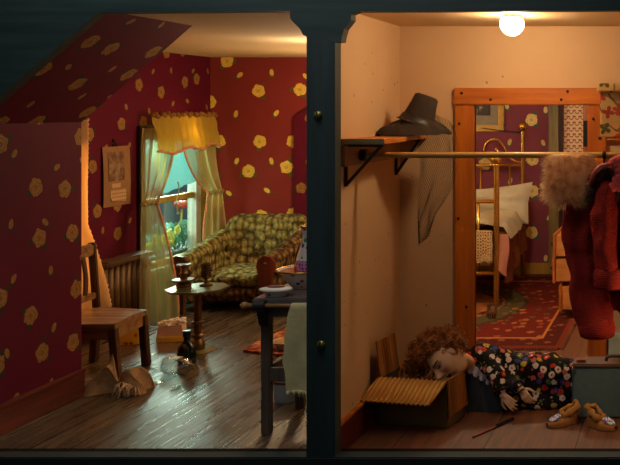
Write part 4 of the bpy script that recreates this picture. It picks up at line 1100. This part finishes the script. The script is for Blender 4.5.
c = t.mix(mot, field, mc)
band = t.math('GREATER_THAN', m, .80); c = t.mix(band, c, t.mix(mot, S(84, 28, 22), S(138, 82, 46)))
for lo, hi, cl in ((.785, .81, S(196, 120, 56)), (.955, 1.1, S(120, 48, 32))):
    k = t.math('MULTIPLY', t.math('GREATER_THAN', m, lo), t.math('LESS_THAN', m, hi)); c = t.mix(k, c, cl)
c = t.mix(t.math('MULTIPLY', wob2, .35), c, S(40, 14, 10))
t.base(c, .95, 0, .1); t.bump(wob2, .5, .01)
rgx, rgy = -1.75, 8.18
rg = thing('persian_rug', 'large dark red patterned rug in front of the brass bed', 'rug', (rgx, rgy, 0))
MB().box(-.86, .86, -1.46, 1.46, .001, .016, .003).build('rug_field', t.m, rg, local=True)
b = MB()
for k in range(90):
    x = lerp(-.84, .84, k/89); b.tube([(x, -1.455, .012), (x + random.uniform(-.01, .01), -1.485, .006)], .005, 5)
for k in range(120):
    y = lerp(-1.45, 1.45, k/119); b.tube([(.855, y, .012), (.885, y + random.uniform(-.01, .01), .006)], .006, 5)
b.build('rug_fringe', plain('rug_fringe', S(120, 60, 36), .95), rg, local=True)
# glass on the rug
p = at(491.5, 319, 7.66); p.z = .016
tg = thing('drinking_glass', 'small clear stemless drinking glass on the rug by the bed foot', 'glass', p)
MB().lathe([(0, .004), (.030, .004), (.046, .03), (.047, .06), (.038, .115), (.036, .115), (.044, .06), (.043, .032), (.028, .010), (0, .010)], p, 28).build('glass_bowl', clear_glass('tumbler_glass', (.97, .95, .9), .8), tg, True, sharp=60)
MB().lathe([(0, .012), (.028, .012), (.042, .032), (.042, .045), (0, .045)], p, 24).build('drink', clear_glass('amber_drink', (.85, .5, .25), .1), tg, True, sharp=50)

# brass bed
bx1, bxL, byf, byh = -1.645, -2.62, 8.15, 9.62
bd = thing('brass_bed', 'brass bed with ball finials and scrolled headboard seen through the closet doorway', 'bed', ((bx1+bxL)/2, 8.9, 0))
z0r = .016
for x in (bx1, bxL):
    MB().tube([(x, byf, z0r), (x, byf, 1.30)], .026, 16).ball((x, byf, 1.335), .055, 20, 14).lathe([(.03, 0), (.034, .012), (.03, .024)], (x, byf, 1.265), 16).build('foot_post', M['brass'], bd, True, sharp=50)
    MB().tube([(x-.02*(1 if x > -2 else -1), byh, z0r), (x-.02*(1 if x > -2 else -1), byh, 1.55)], .022, 14).ball((x-.02*(1 if x > -2 else -1), byh, 1.60), .05, 18, 12).build('head_post', M['brass'], bd, True, sharp=50)
for z in (.92+.035, .31):
    MB().tube([(bxL, byf, z), (bx1, byf, z)], .018, 12).build('foot_rail', M['brass'], bd, True)
for k in range(5):
    x = lerp(bxL, bx1, (k+1)/6)
    MB().tube([(x, byf, .31), (x, byf, .955)], .012, 10).build('foot_spindle', M['brass'], bd, True)
MB().tube([(bxL+.02, byh, 1.19), (bx1-.02, byh, 1.19)], .017, 12).tube([(bxL+.02, byh, .35), (bx1-.02, byh, .35)], .017, 12).build('head_rail', M['brass'], bd, True)
for k in range(6):
    x = bx1 - .02 - .135 - k*.155
    if x > bxL+.05: MB().tube([(x, byh, .35), (x, byh, 1.19)], .013, 10).build('head_spindle', M['brass'], bd, True)
def scroll(m):
    """S-curve of the headboard, mirrored by m about the middle"""
    xm = (bx1+bxL)/2; L = (bx1-bxL)/2 - .02
    pts = [(L, 1.22), (L-.07, 1.23), (L-.13, 1.27), (L-.175, 1.34), (L-.205, 1.40), (L-.25, 1.45), (L-.31, 1.465), (L-.37, 1.44), (L-.405, 1.38), (L-.40, 1.31), (L-.36, 1.265), (L-.30, 1.26), (L-.265, 1.295), (L-.265, 1.345), (L-.295, 1.375)]
    out = []
    for i in range(len(pts)-1):
        for k in range(4):
            t_ = k/4; p0 = pts[max(0, i-1)]; p1 = pts[i]; p2 = pts[i+1]; p3 = pts[min(len(pts)-1, i+2)]
            f = lambda a, b, c, d: .5*(2*b + (c-a)*t_ + (2*a-5*b+4*c-d)*t_*t_ + (3*b-a-3*c+d)*t_**3)
            out.append((xm + m*f(p0[0], p1[0], p2[0], p3[0]), byh, f(p0[1], p1[1], p2[1], p3[1])))
    return out
for m_ in (1, -1): MB().tube(scroll(m_), .013, 10).build('head_scroll', M['brass'], bd, True)
for x in (bx1, bxL): MB().beam((x, byf, .33), (x, byh, .33), .03, .07, .005).build('side_rail', M['dull_brass'], bd)
MB().box(bxL+.04, bx1-.04, byf+.06, byh-.06, .36, .60, .05).build('mattress', plain('striped_ticking', S(190, 172, 140), .9), bd)
# bedspread with crocheted edge
xm = (bx1+bxL)/2
def spread(u, v):
    y = lerp(byf+.05, byh-.36, v) ; hw = (bx1-bxL)/2 + .05
    s = lerp(-1.45, 1.45, u)
    if abs(s) <= 1: x = xm + s*hw; z = .645 + nz((x*3, y*3, 0), 1, .03)
    else:
        dz = (abs(s)-1)/.45; sg_ = 1 if s > 0 else -1
        x = xm + sg_*(hw + .035*math.sin(y*16)*dz + .03); z = .63 - dz*(.33 + .09*math.sin(y*3.1+1))
    return (x, y, z + (0 if abs(s) <= 1 else nz((y*5, 1, 3), 1, .03)))
quilt = NT('brown_quilt'); vo = quilt.voro(quilt.coord(), 7, .3); n = quilt.noise(quilt.coord(), 30, 3)
quilt.base(quilt.mix(quilt.math('MULTIPLY', n, .6), quilt.ramp(quilt.sep(vo.outputs['Color'])[0], [(0, S(136, 78, 42)), (.4, S(150, 92, 54)), (.7, S(128, 62, 40))], 'CONSTANT'), S(80, 40, 22)), .9, 0, .1)
bq = MB().grid(spread, 60, 40).build('bedspread', quilt.m, None, True, V3((xm, 8.7, .65)))
tag(bq, 'brown patchwork bedspread hanging over the side of the brass bed', 'bedspread')
# crocheted throw over the foot rail
lc_ = thing('crochet_throw', 'cream crocheted lace throw hanging inside the foot of the brass bed', 'throw', (-1.85, 8.21, .62))
b = MB(); 
for j in range(10):
    for i in range(26):
        x = -2.25 + i*.0225 + random.uniform(-.004, .004) ; z = .685 - j*.026 + random.uniform(-.005, .005) - .028*abs(math.sin(i*.7))*(j/9)
        a0 = random.uniform(0, 3); r_ = .013
        b.tube([(x + r_*math.cos(a), byf-.045 - random.uniform(0, .012), z + r_*math.sin(a)) for a in [2*PI*k/8 for k in range(8)]], .0042, 5, True)
b.build('lace_loops', plain('cream_crochet', S(232, 196, 140), .9, 0, .15), lc_, True)
MB().grid(lambda u, v: (lerp(-2.25, -1.69, u), byf-.035 + .008*math.sin(u*30), lerp(.70, .47, v)), 20, 6).build('lace_backing', plain('pink_backing', S(156, 96, 62), .9), lc_, True)
# pink blanket corner
pk = MB().grid(lambda u, v: (lerp(-1.635, -1.545, u) + .012*math.sin(v*5), byf+.02 - .02*math.sin(u*3.1)*(1) - .02*v, lerp(.66, lerp(.36, .28, u), v)), 10, 14).build('pink_blanket_corner', plain('pink_blanket', S(196, 128, 104), .9, 0, .15), None, True, V3((-1.6, 8.16, .5)))
tag(pk, 'pink blanket corner hanging beside the bed foot post', 'blanket')
# pillow
pw = MB(); PM = Matrix.Translation((-1.95, 9.22, .835)) @ Matrix.Rotation(-.06, 4, 'Z') @ Matrix.Rotation(1.15, 4, 'X')
def pil(u, v, sg_):
    a = 2*u-1; c_ = 2*v-1
    t_ = .12*(max(0, 1-a*a)**.5)*(max(0, 1-c_*c_)**.5)
    x = a*.44*(1 - .10*(1-c_*c_)*0 - .06*(1-abs(c_))) ; y = c_*(.165 + .06*a)*(1 - .12*(1-abs(a)))
    wr = (nz((u*3.2, v*4.2, 1), 1.4, .055) + nz((u*8, v*5, 4), 1.2, .022))*max(0, 1-abs(a)**4)*max(0, 1-abs(c_)**4)
    return PM @ V3((x, y, sg_*t_ + wr))
for sg_ in (1, -1): pw.grid(lambda u, v: pil(u, v, sg_), 36, 28)
po = pw.build('pillow', plain('ivory_linen', S(206, 194, 168), .9, 0, .16, 7, .9, 9), None, True, V3((-1.93, 9.17, .66)))
tag(po, 'ivory linen pillow propped at the head of the brass bed', 'pillow')
sh2 = MB().grid(lambda u, v: (lerp(-2.55, -1.55, u), lerp(8.32, 9.0, v), .725 + .05*v*v + nz((u*5, v*6, 3), 1, .035) - .13*max(0, u-.93)/.07), 30, 20).build('folded_sheet', plain('white_sheet', S(196, 180, 150), .9, 0, .1), None, True, V3((-2.0, 8.7, .7)))
tag(sh2, 'rumpled white sheet turned down on the brass bed', 'sheet')
# picture on the wall
pf = thing('framed_picture', 'gold framed dark picture hanging above the brass bed', 'picture', (-2.24, YB2-.02, 1.62))
px0, px1, pz0, pz1 = -2.86, -1.90, 1.545, 2.10
b = MB()
for (x0, x1, z0, z1) in ((px0, px1, pz0, pz0+.065), (px0, px1, pz1-.065, pz1), (px0, px0+.065, pz0+.065, pz1-.065), (px1-.065, px1, pz0+.065, pz1-.065)): b.box(x0, x1, YB2-.05, YB2-.002, z0, z1, .01)
b.build('picture_frame', plain('gilt_frame', S(176, 136, 62), .4, .5, .35, 24, .3), pf)
MB().box(px0+.06, px1-.06, YB2-.02, YB2-.006, pz0+.06, pz1-.06).build('picture_mat', plain('grey_mat', S(150, 140, 124), .8), pf)
t = NT('dark_engraving'); n = t.noise(t.coord(), 7, 4); t.base(t.ramp(n, [(.42, S(34, 30, 28)), (.56, S(64, 58, 52)), (.6, S(176, 160, 140))]), .6)
MB().box(px0+.15, px1-.15, YB2-.024, YB2-.02, pz0+.17, pz1-.15).build('engraving', t.m, pf)
MB().tube([(-2.3, YB2-.03, 1.60), (-2.1, YB2-.05, 1.575), (-1.9, YB2-.07, 1.55), (-1.70, YB2-.15, 1.53)], .006, 6).build('picture_wire', plain('wire', S(40, 34, 28), .5), pf, True)
# chest of drawers, drawers pulled out
dd = thing('chest_of_drawers', 'orange brown chest with its drawers pulled out behind the doorway', 'chest of drawers', (-.55, 7.95, 0))
ow = wood('orange_chest_wood', S(164, 86, 34), S(206, 122, 58), .4, 'Y', .7, .1)
MB().box(-.84, -.30, 7.6, 8.3, 0, .98, .006).build('chest_carcass', ow, dd)
MB().box(-.86, -.28, 7.58, 8.32, .98, 1.01, .006).build('chest_top', ow, dd)
for (u0, v0, v1, x0) in ((553, 234, 258, 0), (552.5, 257, 283, 0), (559, 285, 311, 0)):
    d = 7.66; xl = (u0-680)*d/F; z1 = CZ-(v0-110)*d/F; z0 = CZ-(v1-110)*d/F
    dw = MB().box(xl+.02, -.84, 7.70, 8.20, z0+.02, z1-.02, .0)
    fr0 = MB().box(xl, xl+.025, 7.64, 8.26, z0, z1, .005).build('drawer', ow, dd)
    MB().box(xl+.026, -.845, 7.66, 8.24, z0+.015, z1-.015).build('drawer_box', wood('pale_drawer', S(186, 116, 56), S(220, 150, 84), .5, 'X', 1, .1), fr0)
    for y in (7.75, 8.12): MB().ball((xl-.014, y, (z0+z1)/2), .016, 10, 8).build('knob', M['black'], fr0, True)
# ------------------------------------------------------------------ PERSON
per = thing('person', 'curly haired person in flowered black dress lying with the head over the cardboard carton', 'person', (-1.0, 5.48, 0))
HC = V3((-1.358, 5.305, .332)); HS = 1.16
hf = V3((-.34, -.70, -.62)).normalized(); hu = V3((-.88, -.06, .40)); hu = (hu - hf*hu.dot(hf)).normalized(); hr = hf.cross(hu)
HM = Matrix((hr, hf, hu)).transposed()
def hw(x, y, z): return HC + HM @ V3((x*HS, y*HS, z*HS))
def g(dx, dz, sx, sz): return math.exp(-(dx/sx)**2 - (dz/sz)**2)
def head(mb):
    n, m = 88, 72; vs, fs = [], []
    for i in range(m+1):
        ph = PI*i/m
        for k in range(n):
            t = 2*PI*k/n
            d = V3((math.sin(ph)*math.cos(t), math.sin(ph)*math.sin(t), math.cos(ph)))
            p = V3((d.x*.074, d.y*.092, d.z*.112))
            if p.z < 0:
                k_ = min(1, -p.z/.11); p.x *= 1 - .36*k_**1.4
                if p.y > 0: p.y *= 1 + .02*k_
                else: p.y *= 1 - .30*k_
            if p.y > .01:
                x, z = p.x, p.z; o = 0
                o += .030*g(x, z+.022, .011, .017) + .013*g(x, z-.002, .009, .022)   # nose tip and bridge
                o += .009*(g(x-.012, z+.030, .007, .007) + g(x+.012, z+.030, .007, .007))
                o -= .014*(g(x-.031, z-.008, .017, .012) + g(x+.031, z-.008, .017, .012))   # sockets
                o += .007*(g(x-.031, z-.006, .010, .006) + g(x+.031, z-.006, .010, .006))   # lids
                o += .006*(g(x-.028, z-.028, .022, .008) + g(x+.028, z-.028, .022, .008))   # brows
                o += .006*(g(x-.040, z+.024, .018, .018) + g(x+.040, z+.024, .018, .018))   # cheeks
                o += .010*g(x, z+.052, .018, .006) + .010*g(x, z+.064, .016, .006) - .004*g(x, z+.058, .02, .003)   # lips
                o -= .004*g(x, z+.075, .02, .006); o += .011*g(x, z+.094, .02, .014)   # chin
                p.y += o
            vs.append(hw(*p))
    for i in range(m):
        for k in range(n):
            l = (k+1) % n; fs.append((i*n+k, (i+1)*n+k, (i+1)*n+l, i*n+l))
    mb.add(vs, fs)
    for s in (-1, 1):   # ears
        mb.ball(hw(s*.074, -.005, -.006), (.010, .018, .030), 14, 10, HM)
def hand(mb, wr, d, s, back, L, thumb=1.0, curl=.38):
    """palm with four bent fingers and a thumb; d along the fingers, s towards the thumb, back out of the hand's back"""
    d = V3(d).normalized(); s = V3(s); s = (s - d*s.dot(d)).normalized(); n = d.cross(s)
    if n.dot(V3(back)) < 0: n = -n
    wr = V3(wr); k = L/.18
    for j, off in enumerate((.030, .010, -.011, -.030)):
        kn = wr + d*(.088 - .004*abs(j-1))*k + s*off*k
        mb.capsule(wr + s*off*.45*k + d*.006*k, kn, .0155*k, .0125*k, 10)
        lens = ((.040, .026, .02), (.045, .029, .022), (.041, .027, .021), (.031, .021, .018))[j]
        a = .18 + .05*j; p = kn
        for q_, l in enumerate(lens):
            dd = d*math.cos(a) - n*math.sin(a) + s*(.10 - .075*j)*.8
            e = p + dd.normalized()*l*k
            mb.capsule(p, e, (.0098 - .0008*q_)*k*(.88 if j == 3 else 1), (.0092 - .001*q_)*k*(.88 if j == 3 else 1), 10)
            p = e; a += curl*(1 + .15*j)
    b0 = wr + d*.022*k + s*.024*k; b1 = b0 + (d*.55 + s*.8 - n*.25).normalized()*.042*k; b2 = b1 + (d*.85 + s*.35 - n*.3).normalized()*.032*k; b3 = b2 + (d*.95 + s*.1 - n*.3).normalized()*.024*k
    mb.capsule(b0, b1, .0145*k, .0115*k, 10); mb.capsule(b1, b2, .0115*k, .0105*k, 10); mb.capsule(b2, b3, .0105*k, .0085*k, 10)
    mb.capsule(wr - d*.02*k, wr + d*.03*k, .019*k, .021*k, 12, 1.0)

W1 = V3((-1.030, 5.285, .118)); W2_ = V3((-.930, 5.300, .150))
D1 = V3((.096, -.035, -.082)); D2_ = V3((.085, -.03, -.112))
E1 = V3((-1.075, 5.345, .215)); E2 = V3((-1.02, 5.385, .165))
SL = V3((-1.19, 5.445, .312)); SR = V3((-1.16, 5.45, .085))
PV = V3((-.78, 5.50, .15))
b = MB(); head(b)
b.capsule(hw(0, -.025, -.07), V3((-1.23, 5.43, .235)), .045, .050)                    # neck
b.capsule(V3((-1.15, 5.47, .12)), V3((-1.15, 5.47, .27)), .07, .07)                     # shoulder girdle
b.capsule(V3((-1.12, 5.48, .19)), V3((-.98, 5.49, .17)), .10, .085).capsule(V3((-.98, 5.49, .17)), PV, .085, .105)
b.capsule(V3((-.78, 5.5, .11)), V3((-.78, 5.5, .19)), .09, .09)
b.capsule(SL, E1, .042, .034).capsule(E1, W1, .034, .021).capsule(SR, E2, .042, .034).capsule(E2, W2_, .034, .021)
hand(b, W1, D1, (-.58, -.1, -.78), (0, -1, .3), .124, curl=.5)
hand(b, W2_, D2_, (.70, -.1, .6), (0, -1, .2), .124, curl=.42)
for (z, kx, y) in ((.19, -.46, 5.47), (.09, -.42, 5.50)):
    hp_ = V3((-.74, 5.50, z)); kn_ = V3((kx, y, z*.75+.03)); an_ = V3((-.12, 5.55, .055 + .25*z))
    b.capsule(hp_, kn_, .078, .055).capsule(kn_, an_, .052, .032).capsule(an_, an_ + V3((.07, -.06, -.005)), .032, .028).capsule(an_ + V3((.05, -.04, 0)), an_ + V3((.10, -.12, -.01)), .028, .02)
bm_ = voxel(b, .0036, 1)
sk = NT('skin'); co = sk.coord(); OR = V3((-1.0, 5.48, 0))
def near(pt, r):
    dd = sk.vmath('DISTANCE', co, tuple(V3(pt) - OR)); return sk.math('SUBTRACT', 1.0, sk.math('DIVIDE', dd, r), clamp=True)
bl_ = sk.math('ADD', near(hw(-.045, .078, -.028), .036), near(hw(.045, .078, -.028), .036), clamp=True)
c = sk.mix(sk.noise(co, 30, 3), S(230, 176, 134), S(240, 194, 152))
c = sk.mix(sk.math('MULTIPLY', bl_, .75), c, S(206, 96, 70))
br = sk.math('ADD', near(hw(-.032, .09, .012), .028), near(hw(.032, .09, .012), .028), clamp=True)
c = sk.mix(sk.math('MULTIPLY', br, .65), c, S(120, 70, 52))
sk.base(c, .42, 0, .4); sk.b.inputs['Subsurface Weight'].default_value = .08
mi = []
for f in bm_.f:
    ce = sum((bm_.v[i] for i in f), V3())/len(f); q_ = HM.transposed() @ (ce - HC)/HS; k = 0
    if q_.y > .06 and abs(q_.z) < .12:
        ax_ = abs(q_.x)
        if (q_.x/.021)**2 + ((q_.z+.058)/.0095)**2 < 1: k = 1
        elif ((ax_-.031)/.0135)**2 + ((q_.z-.004)/.0048)**2 < 1: k = 2
        elif abs(q_.z - (.030 - 9*(ax_-.032)**2)) < .0035 and .014 < ax_ < .052: k = 3
    mi.append(k)
bm_.mi = mi
bm_.build('body', [sk.m, plain('lips', S(150, 58, 52), .4, 0, .1), plain('eye', S(34, 26, 24), .2, 0, .1, 5, 0), plain('eyebrow', S(92, 52, 30), .8)], per, True)

# hair: one mass of curls
hm = NT('auburn_hair'); n = hm.noise(hm.coord(), 26, 4); hm.base(hm.ramp(n, [(.3, S(96, 52, 22)), (.5, S(164, 98, 46)), (.7, S(212, 146, 80))]), .55, 0, .4)
b = MB()
cores = [((0, -.050, .025), .098), ((0, -.02, .075), .088), ((0, .030, .105), .055), ((-.03, -.01, .09), .070), ((.03, -.03, .10), .080), ((-.045, -.055, .04), .070)]
for c_, r in cores: b.ball(hw(*c_), r, 20, 14)
b.ball(at(416, 368, 5.38), .052, 16, 12).ball(at(424, 354, 5.40), .078, 16, 12).ball(at(450, 350, 5.42), .062, 16, 12)
hc = voxel(b, .010, 2, lambda p: .012*mnoise.noise(p*32) + .008*mnoise.noise(p*60))
ctr = hw(0, -.03, .05)
def on_face(p):
    q_ = HM.transposed() @ (p - HC)/HS; return q_.y > .040 and q_.z < .058 and -.090 < q_.x < .085
hair = MB(); hair.add(hc.v, hc.f)
rr_ = random.Random(5); cnt = 0
while cnt < 1150:
    p = rr_.choice(hc.v)
    if on_face(p): continue
    out_ = (p - ctr).normalized(); ax = (out_.cross(V3((rr_.uniform(-1, 1), rr_.uniform(-1, 1), rr_.uniform(-1, 1))))).normalized()
    ax = (ax + out_*rr_.uniform(.0, .7)).normalized(); e1 = ax.orthogonal().normalized(); e2 = ax.cross(e1)
    R_ = rr_.uniform(.006, .011); L_ = rr_.uniform(.025, .05); tn = rr_.uniform(1.4, 2.4); ph = rr_.uniform(0, 6)
    pts = [p + ax*L_*t_ + (e1*math.cos(ph + tn*2*PI*t_) + e2*math.sin(ph + tn*2*PI*t_))*R_ for t_ in [i/13 for i in range(14)]]
    if any(on_face(x) for x in pts): continue
    hair.tube(pts, .0019, 4, cap=False); cnt += 1
hair.build('hair', hm.m, per, True, normals=False)

# dress
ds = flora('flowered_black_cloth', S(24, 17, 16), .046, [(0, S(228, 206, 186)), (.30, S(196, 58, 44)), (.48, S(232, 214, 196)), (.62, S(206, 170, 60)), (.72, S(48, 62, 120)), (.84, S(204, 100, 84)), (.93, S(92, 110, 56))], .43)
b = MB()
def wall_(x, y, z0, z1, r): b.capsule(V3((x, y, z0)), V3((x, y, z1)), r, r)
prof = [(-1.285, 5.405, .20, .258, .060), (-1.20, 5.452, .10, .292, .084), (-1.12, 5.47, .10, .270, .088), (-1.03, 5.485, .09, .222, .094), (-.96, 5.49, .09, .205, .10), (-.88, 5.495, .09, .205, .106), (-.80, 5.50, .09, .195, .11), (-.72, 5.50, .09, .172, .108), (-.64, 5.515, .085, .150, .10), (-.54, 5.525, .08, .135, .09), (-.42, 5.53, .08, .12, .085), (-.30, 5.54, .075, .11, .078)]
for a, c_ in zip(prof[:-1], prof[1:]):
    for t_ in (0, .5):
        wall_(*[lerp(p_, q_, t_) for p_, q_ in zip(a, c_)])
wall_(*prof[-1])
b.capsule(SL + V3((0, .0, .0)), E1, .074, .056).capsule(E1, W1.lerp(E1, .28), .055, .040)
b.capsule(SR.lerp(E2, .5), E2, .06, .056).capsule(E2, W2_.lerp(E2, .30), .052, .040)
b.capsule(V3((-.92, 5.42, .04)), V3((-.70, 5.43, .045)), .05, .05).capsule(V3((-.84, 5.40, .025)), V3((-.69, 5.415, .025)), .035, .04)
for k in range(5):   # skirt folds running away from the waist
    x = -.88 + k*.05; b.capsule(V3((x, 5.425, .15 - .01*k)), V3((min(x+.14, -.69), 5.41, .03)), .026, .024)
dr_ = voxel(b, .012, 4, lambda p: .011*mnoise.noise(V3((p.x*9, p.y*16, p.z*13))) + .006*math.sin(p.x*70 + p.z*40)*max(0, min(1, (p.x+1.0)*5)))
for v in dr_.v: v.z = max(v.z, .003)
dr_.build('dress', ds, per, True)
# dark front of the dress below the collar, and the ruffled collar
cl0, cl1 = at(458, 366, 5.35), at(499, 386, 5.36)
def bib(u, v):
    tp = cl0.lerp(cl1, u) + V3((0, .004*math.sin(u*14), 0)); bt_ = at(lerp(467, 503, u), 413, 5.335); bt_.z = .004
    p = tp.lerp(bt_, v); p.x -= .012*math.sin(v*PI)*(1-u); p.y += -.006*math.sin(u*11+v*2)*v
    return p
MB().grid(bib, 26, 20).build('dress_front', plain('slate_cloth', S(46, 50, 58), .85, 0, .25, 12, .2), per, True)
def ruf(u, v):
    p = at(lerp(457, 500, u), lerp(359, 386, u**.9) - 2*math.sin(u*PI), lerp(5.335, 5.365, min(1, u*2)))
    w_ = lerp(-.018, .030, v)
    return p + V3((-.3*w_, -.016*v - .010*math.sin(u*44)*v, -w_))
MB().grid(ruf, 70, 6).build('collar', plain('lilac_lace', S(206, 186, 190), .85, 0, .2, 50, .3), per, True)
for W_, D_, ts in ((W1, D1, (-.02,)), (W2_, D2_, (-.012, .012))):
    d = D_.normalized(); e1 = d.orthogonal().normalized(); e2 = d.cross(e1)
    for t_ in ts:
        c_ = W_ + d*t_; MB().tube([c_ + (e1*math.cos(a) + e2*math.sin(a))*.0215 for a in [2*PI*i/18 for i in range(18)]], .0042, 8, True).build('bracelet', M['black'], per, True)
for W_, E_, t_, r_ in ((W1, E1, .28, .042), (W2_, E2, .30, .042)):
    c_ = W_.lerp(E_, t_-.08); d = (W_-E_).normalized(); e1 = d.orthogonal().normalized(); e2 = d.cross(e1)
    MB().tube([c_ + (e1*math.cos(a) + e2*math.sin(a))*r_*.92 for a in [2*PI*i/20 for i in range(20)]], .008, 8, True).build('sleeve_cuff', plain('black_cuff', S(22, 16, 16), .85), per, True)
bl = thing('light_bulb', 'lit round bare bulb under the closet ceiling', 'light bulb', at(512, 10, 5.0))
em = NT('bulb_glow'); e = em.node('ShaderNodeEmission'); e.inputs[0].default_value = (1, .71, .42, 1); e.inputs[1].default_value = 122
em.l.new(e.outputs[0], em.out.inputs[0])
bc = at(512, 24, 5.0)
MB().ball(bc, .064, 24, 16).build('bulb_glass', em.m, bl, True)
MB().lathe([(.0, .14), (.055, .14), (.055, .115), (.034, .105), (.03, .045), (.0, .045)], (bc.x, bc.y, bc.z-.045+ (2.30-bc.z) - .095), 20).build('lamp_holder', M['white_paint'], bl, True, sharp=40)
# ------------------------------------------------------------------ light
def area(name, loc, target, size, energy, col, size_y=None):
    l = bpy.data.lights.new(name, 'AREA'); l.energy = energy; l.color = col; l.size = size
    if size_y: l.shape = 'RECTANGLE'; l.size_y = size_y
    o = bpy.data.objects.new(name, l); COL.objects.link(o); o.location = loc
    o.rotation_euler = (V3(target)-V3(loc)).to_track_quat('-Z', 'Y').to_euler(); return o
def point(name, loc, energy, col, r=.05):
    l = bpy.data.lights.new(name, 'POINT'); l.energy = energy; l.color = col; l.shadow_soft_size = r
    o = bpy.data.objects.new(name, l); COL.objects.link(o); o.location = loc; return o
area('daylight_window', (-5.9, 8.35, 1.75), (-4.2, 8.35, .55), 1.0, 110, (.62, 1.0, .84))
area('daylight_low', (-5.85, 10.45, 1.6), (-3.55, 5.8, 0), .8, 180, (.84, 1.0, .84))
area('daylight_backdrop', (-5.3, 9.4, 2.6), (-6.6, 9.9, .6), .8, 190, (.5, .95, 1.0))
area('sunset_side', (-5.55, 6.5, 1.3), (-4.0, 6.6, .5), .7, 60, (1.0, .76, .46))
point('window_warm', (-4.56, 8.40, 1.56), 1.7, (1.0, .75, .2), .09)
point('red_room_lamp', (-3.0, 8.0, 1.6), 30, (1.0, .68, .36), .10)
point('red_room_ceiling_lamp', (-2.75, 6.9, 2.05), 13, (1.0, .80, .54), .12)
point('closet_fill', (-.05, 4.78, .80), 6, (1.0, .72, .42), .08)  # added warm fill outside the view, brightens the figure and suitcase
point('bedroom_lamp', (-1.3, 7.0, 1.98), 44, (1.0, .86, .60), .05)
area('frame_fill', (-2.2, 3.95, 4.0), (-2.2, 4.5, 1.2), 1.6, 52, (1.0, 1.0, .94))  # added fill grazing down the front, only to light the teal frame
area('room_fill', (-2.2, 1.0, 2.4), (-2.0, 5.5, 1.2), 2.0, 4, (1.0, .93, .84))
wd = bpy.data.worlds.new('dim_museum'); scene.world = wd; wd.use_nodes = True
wd.node_tree.nodes['Background'].inputs[0].default_value = (.25, .35, .4, 1)
wd.node_tree.nodes['Background'].inputs[1].default_value = .03

cam = bpy.data.cameras.new('camera'); cam.sensor_fit = 'HORIZONTAL'; cam.sensor_width = 36.0
cam.lens = 36.0*F/620.0
cam.shift_x = (310.0-680.0)/620.0; cam.shift_y = (110.0-232.5)/620.0
cam.clip_start = .05; cam.clip_end = 60
co = bpy.data.objects.new('camera', cam); COL.objects.link(co)
co.location = (0, 0, CZ); co.rotation_euler = (PI/2, 0, 0)
scene.camera = co
scene.view_settings.view_transform = 'Standard'
scene.view_settings.look = 'None'
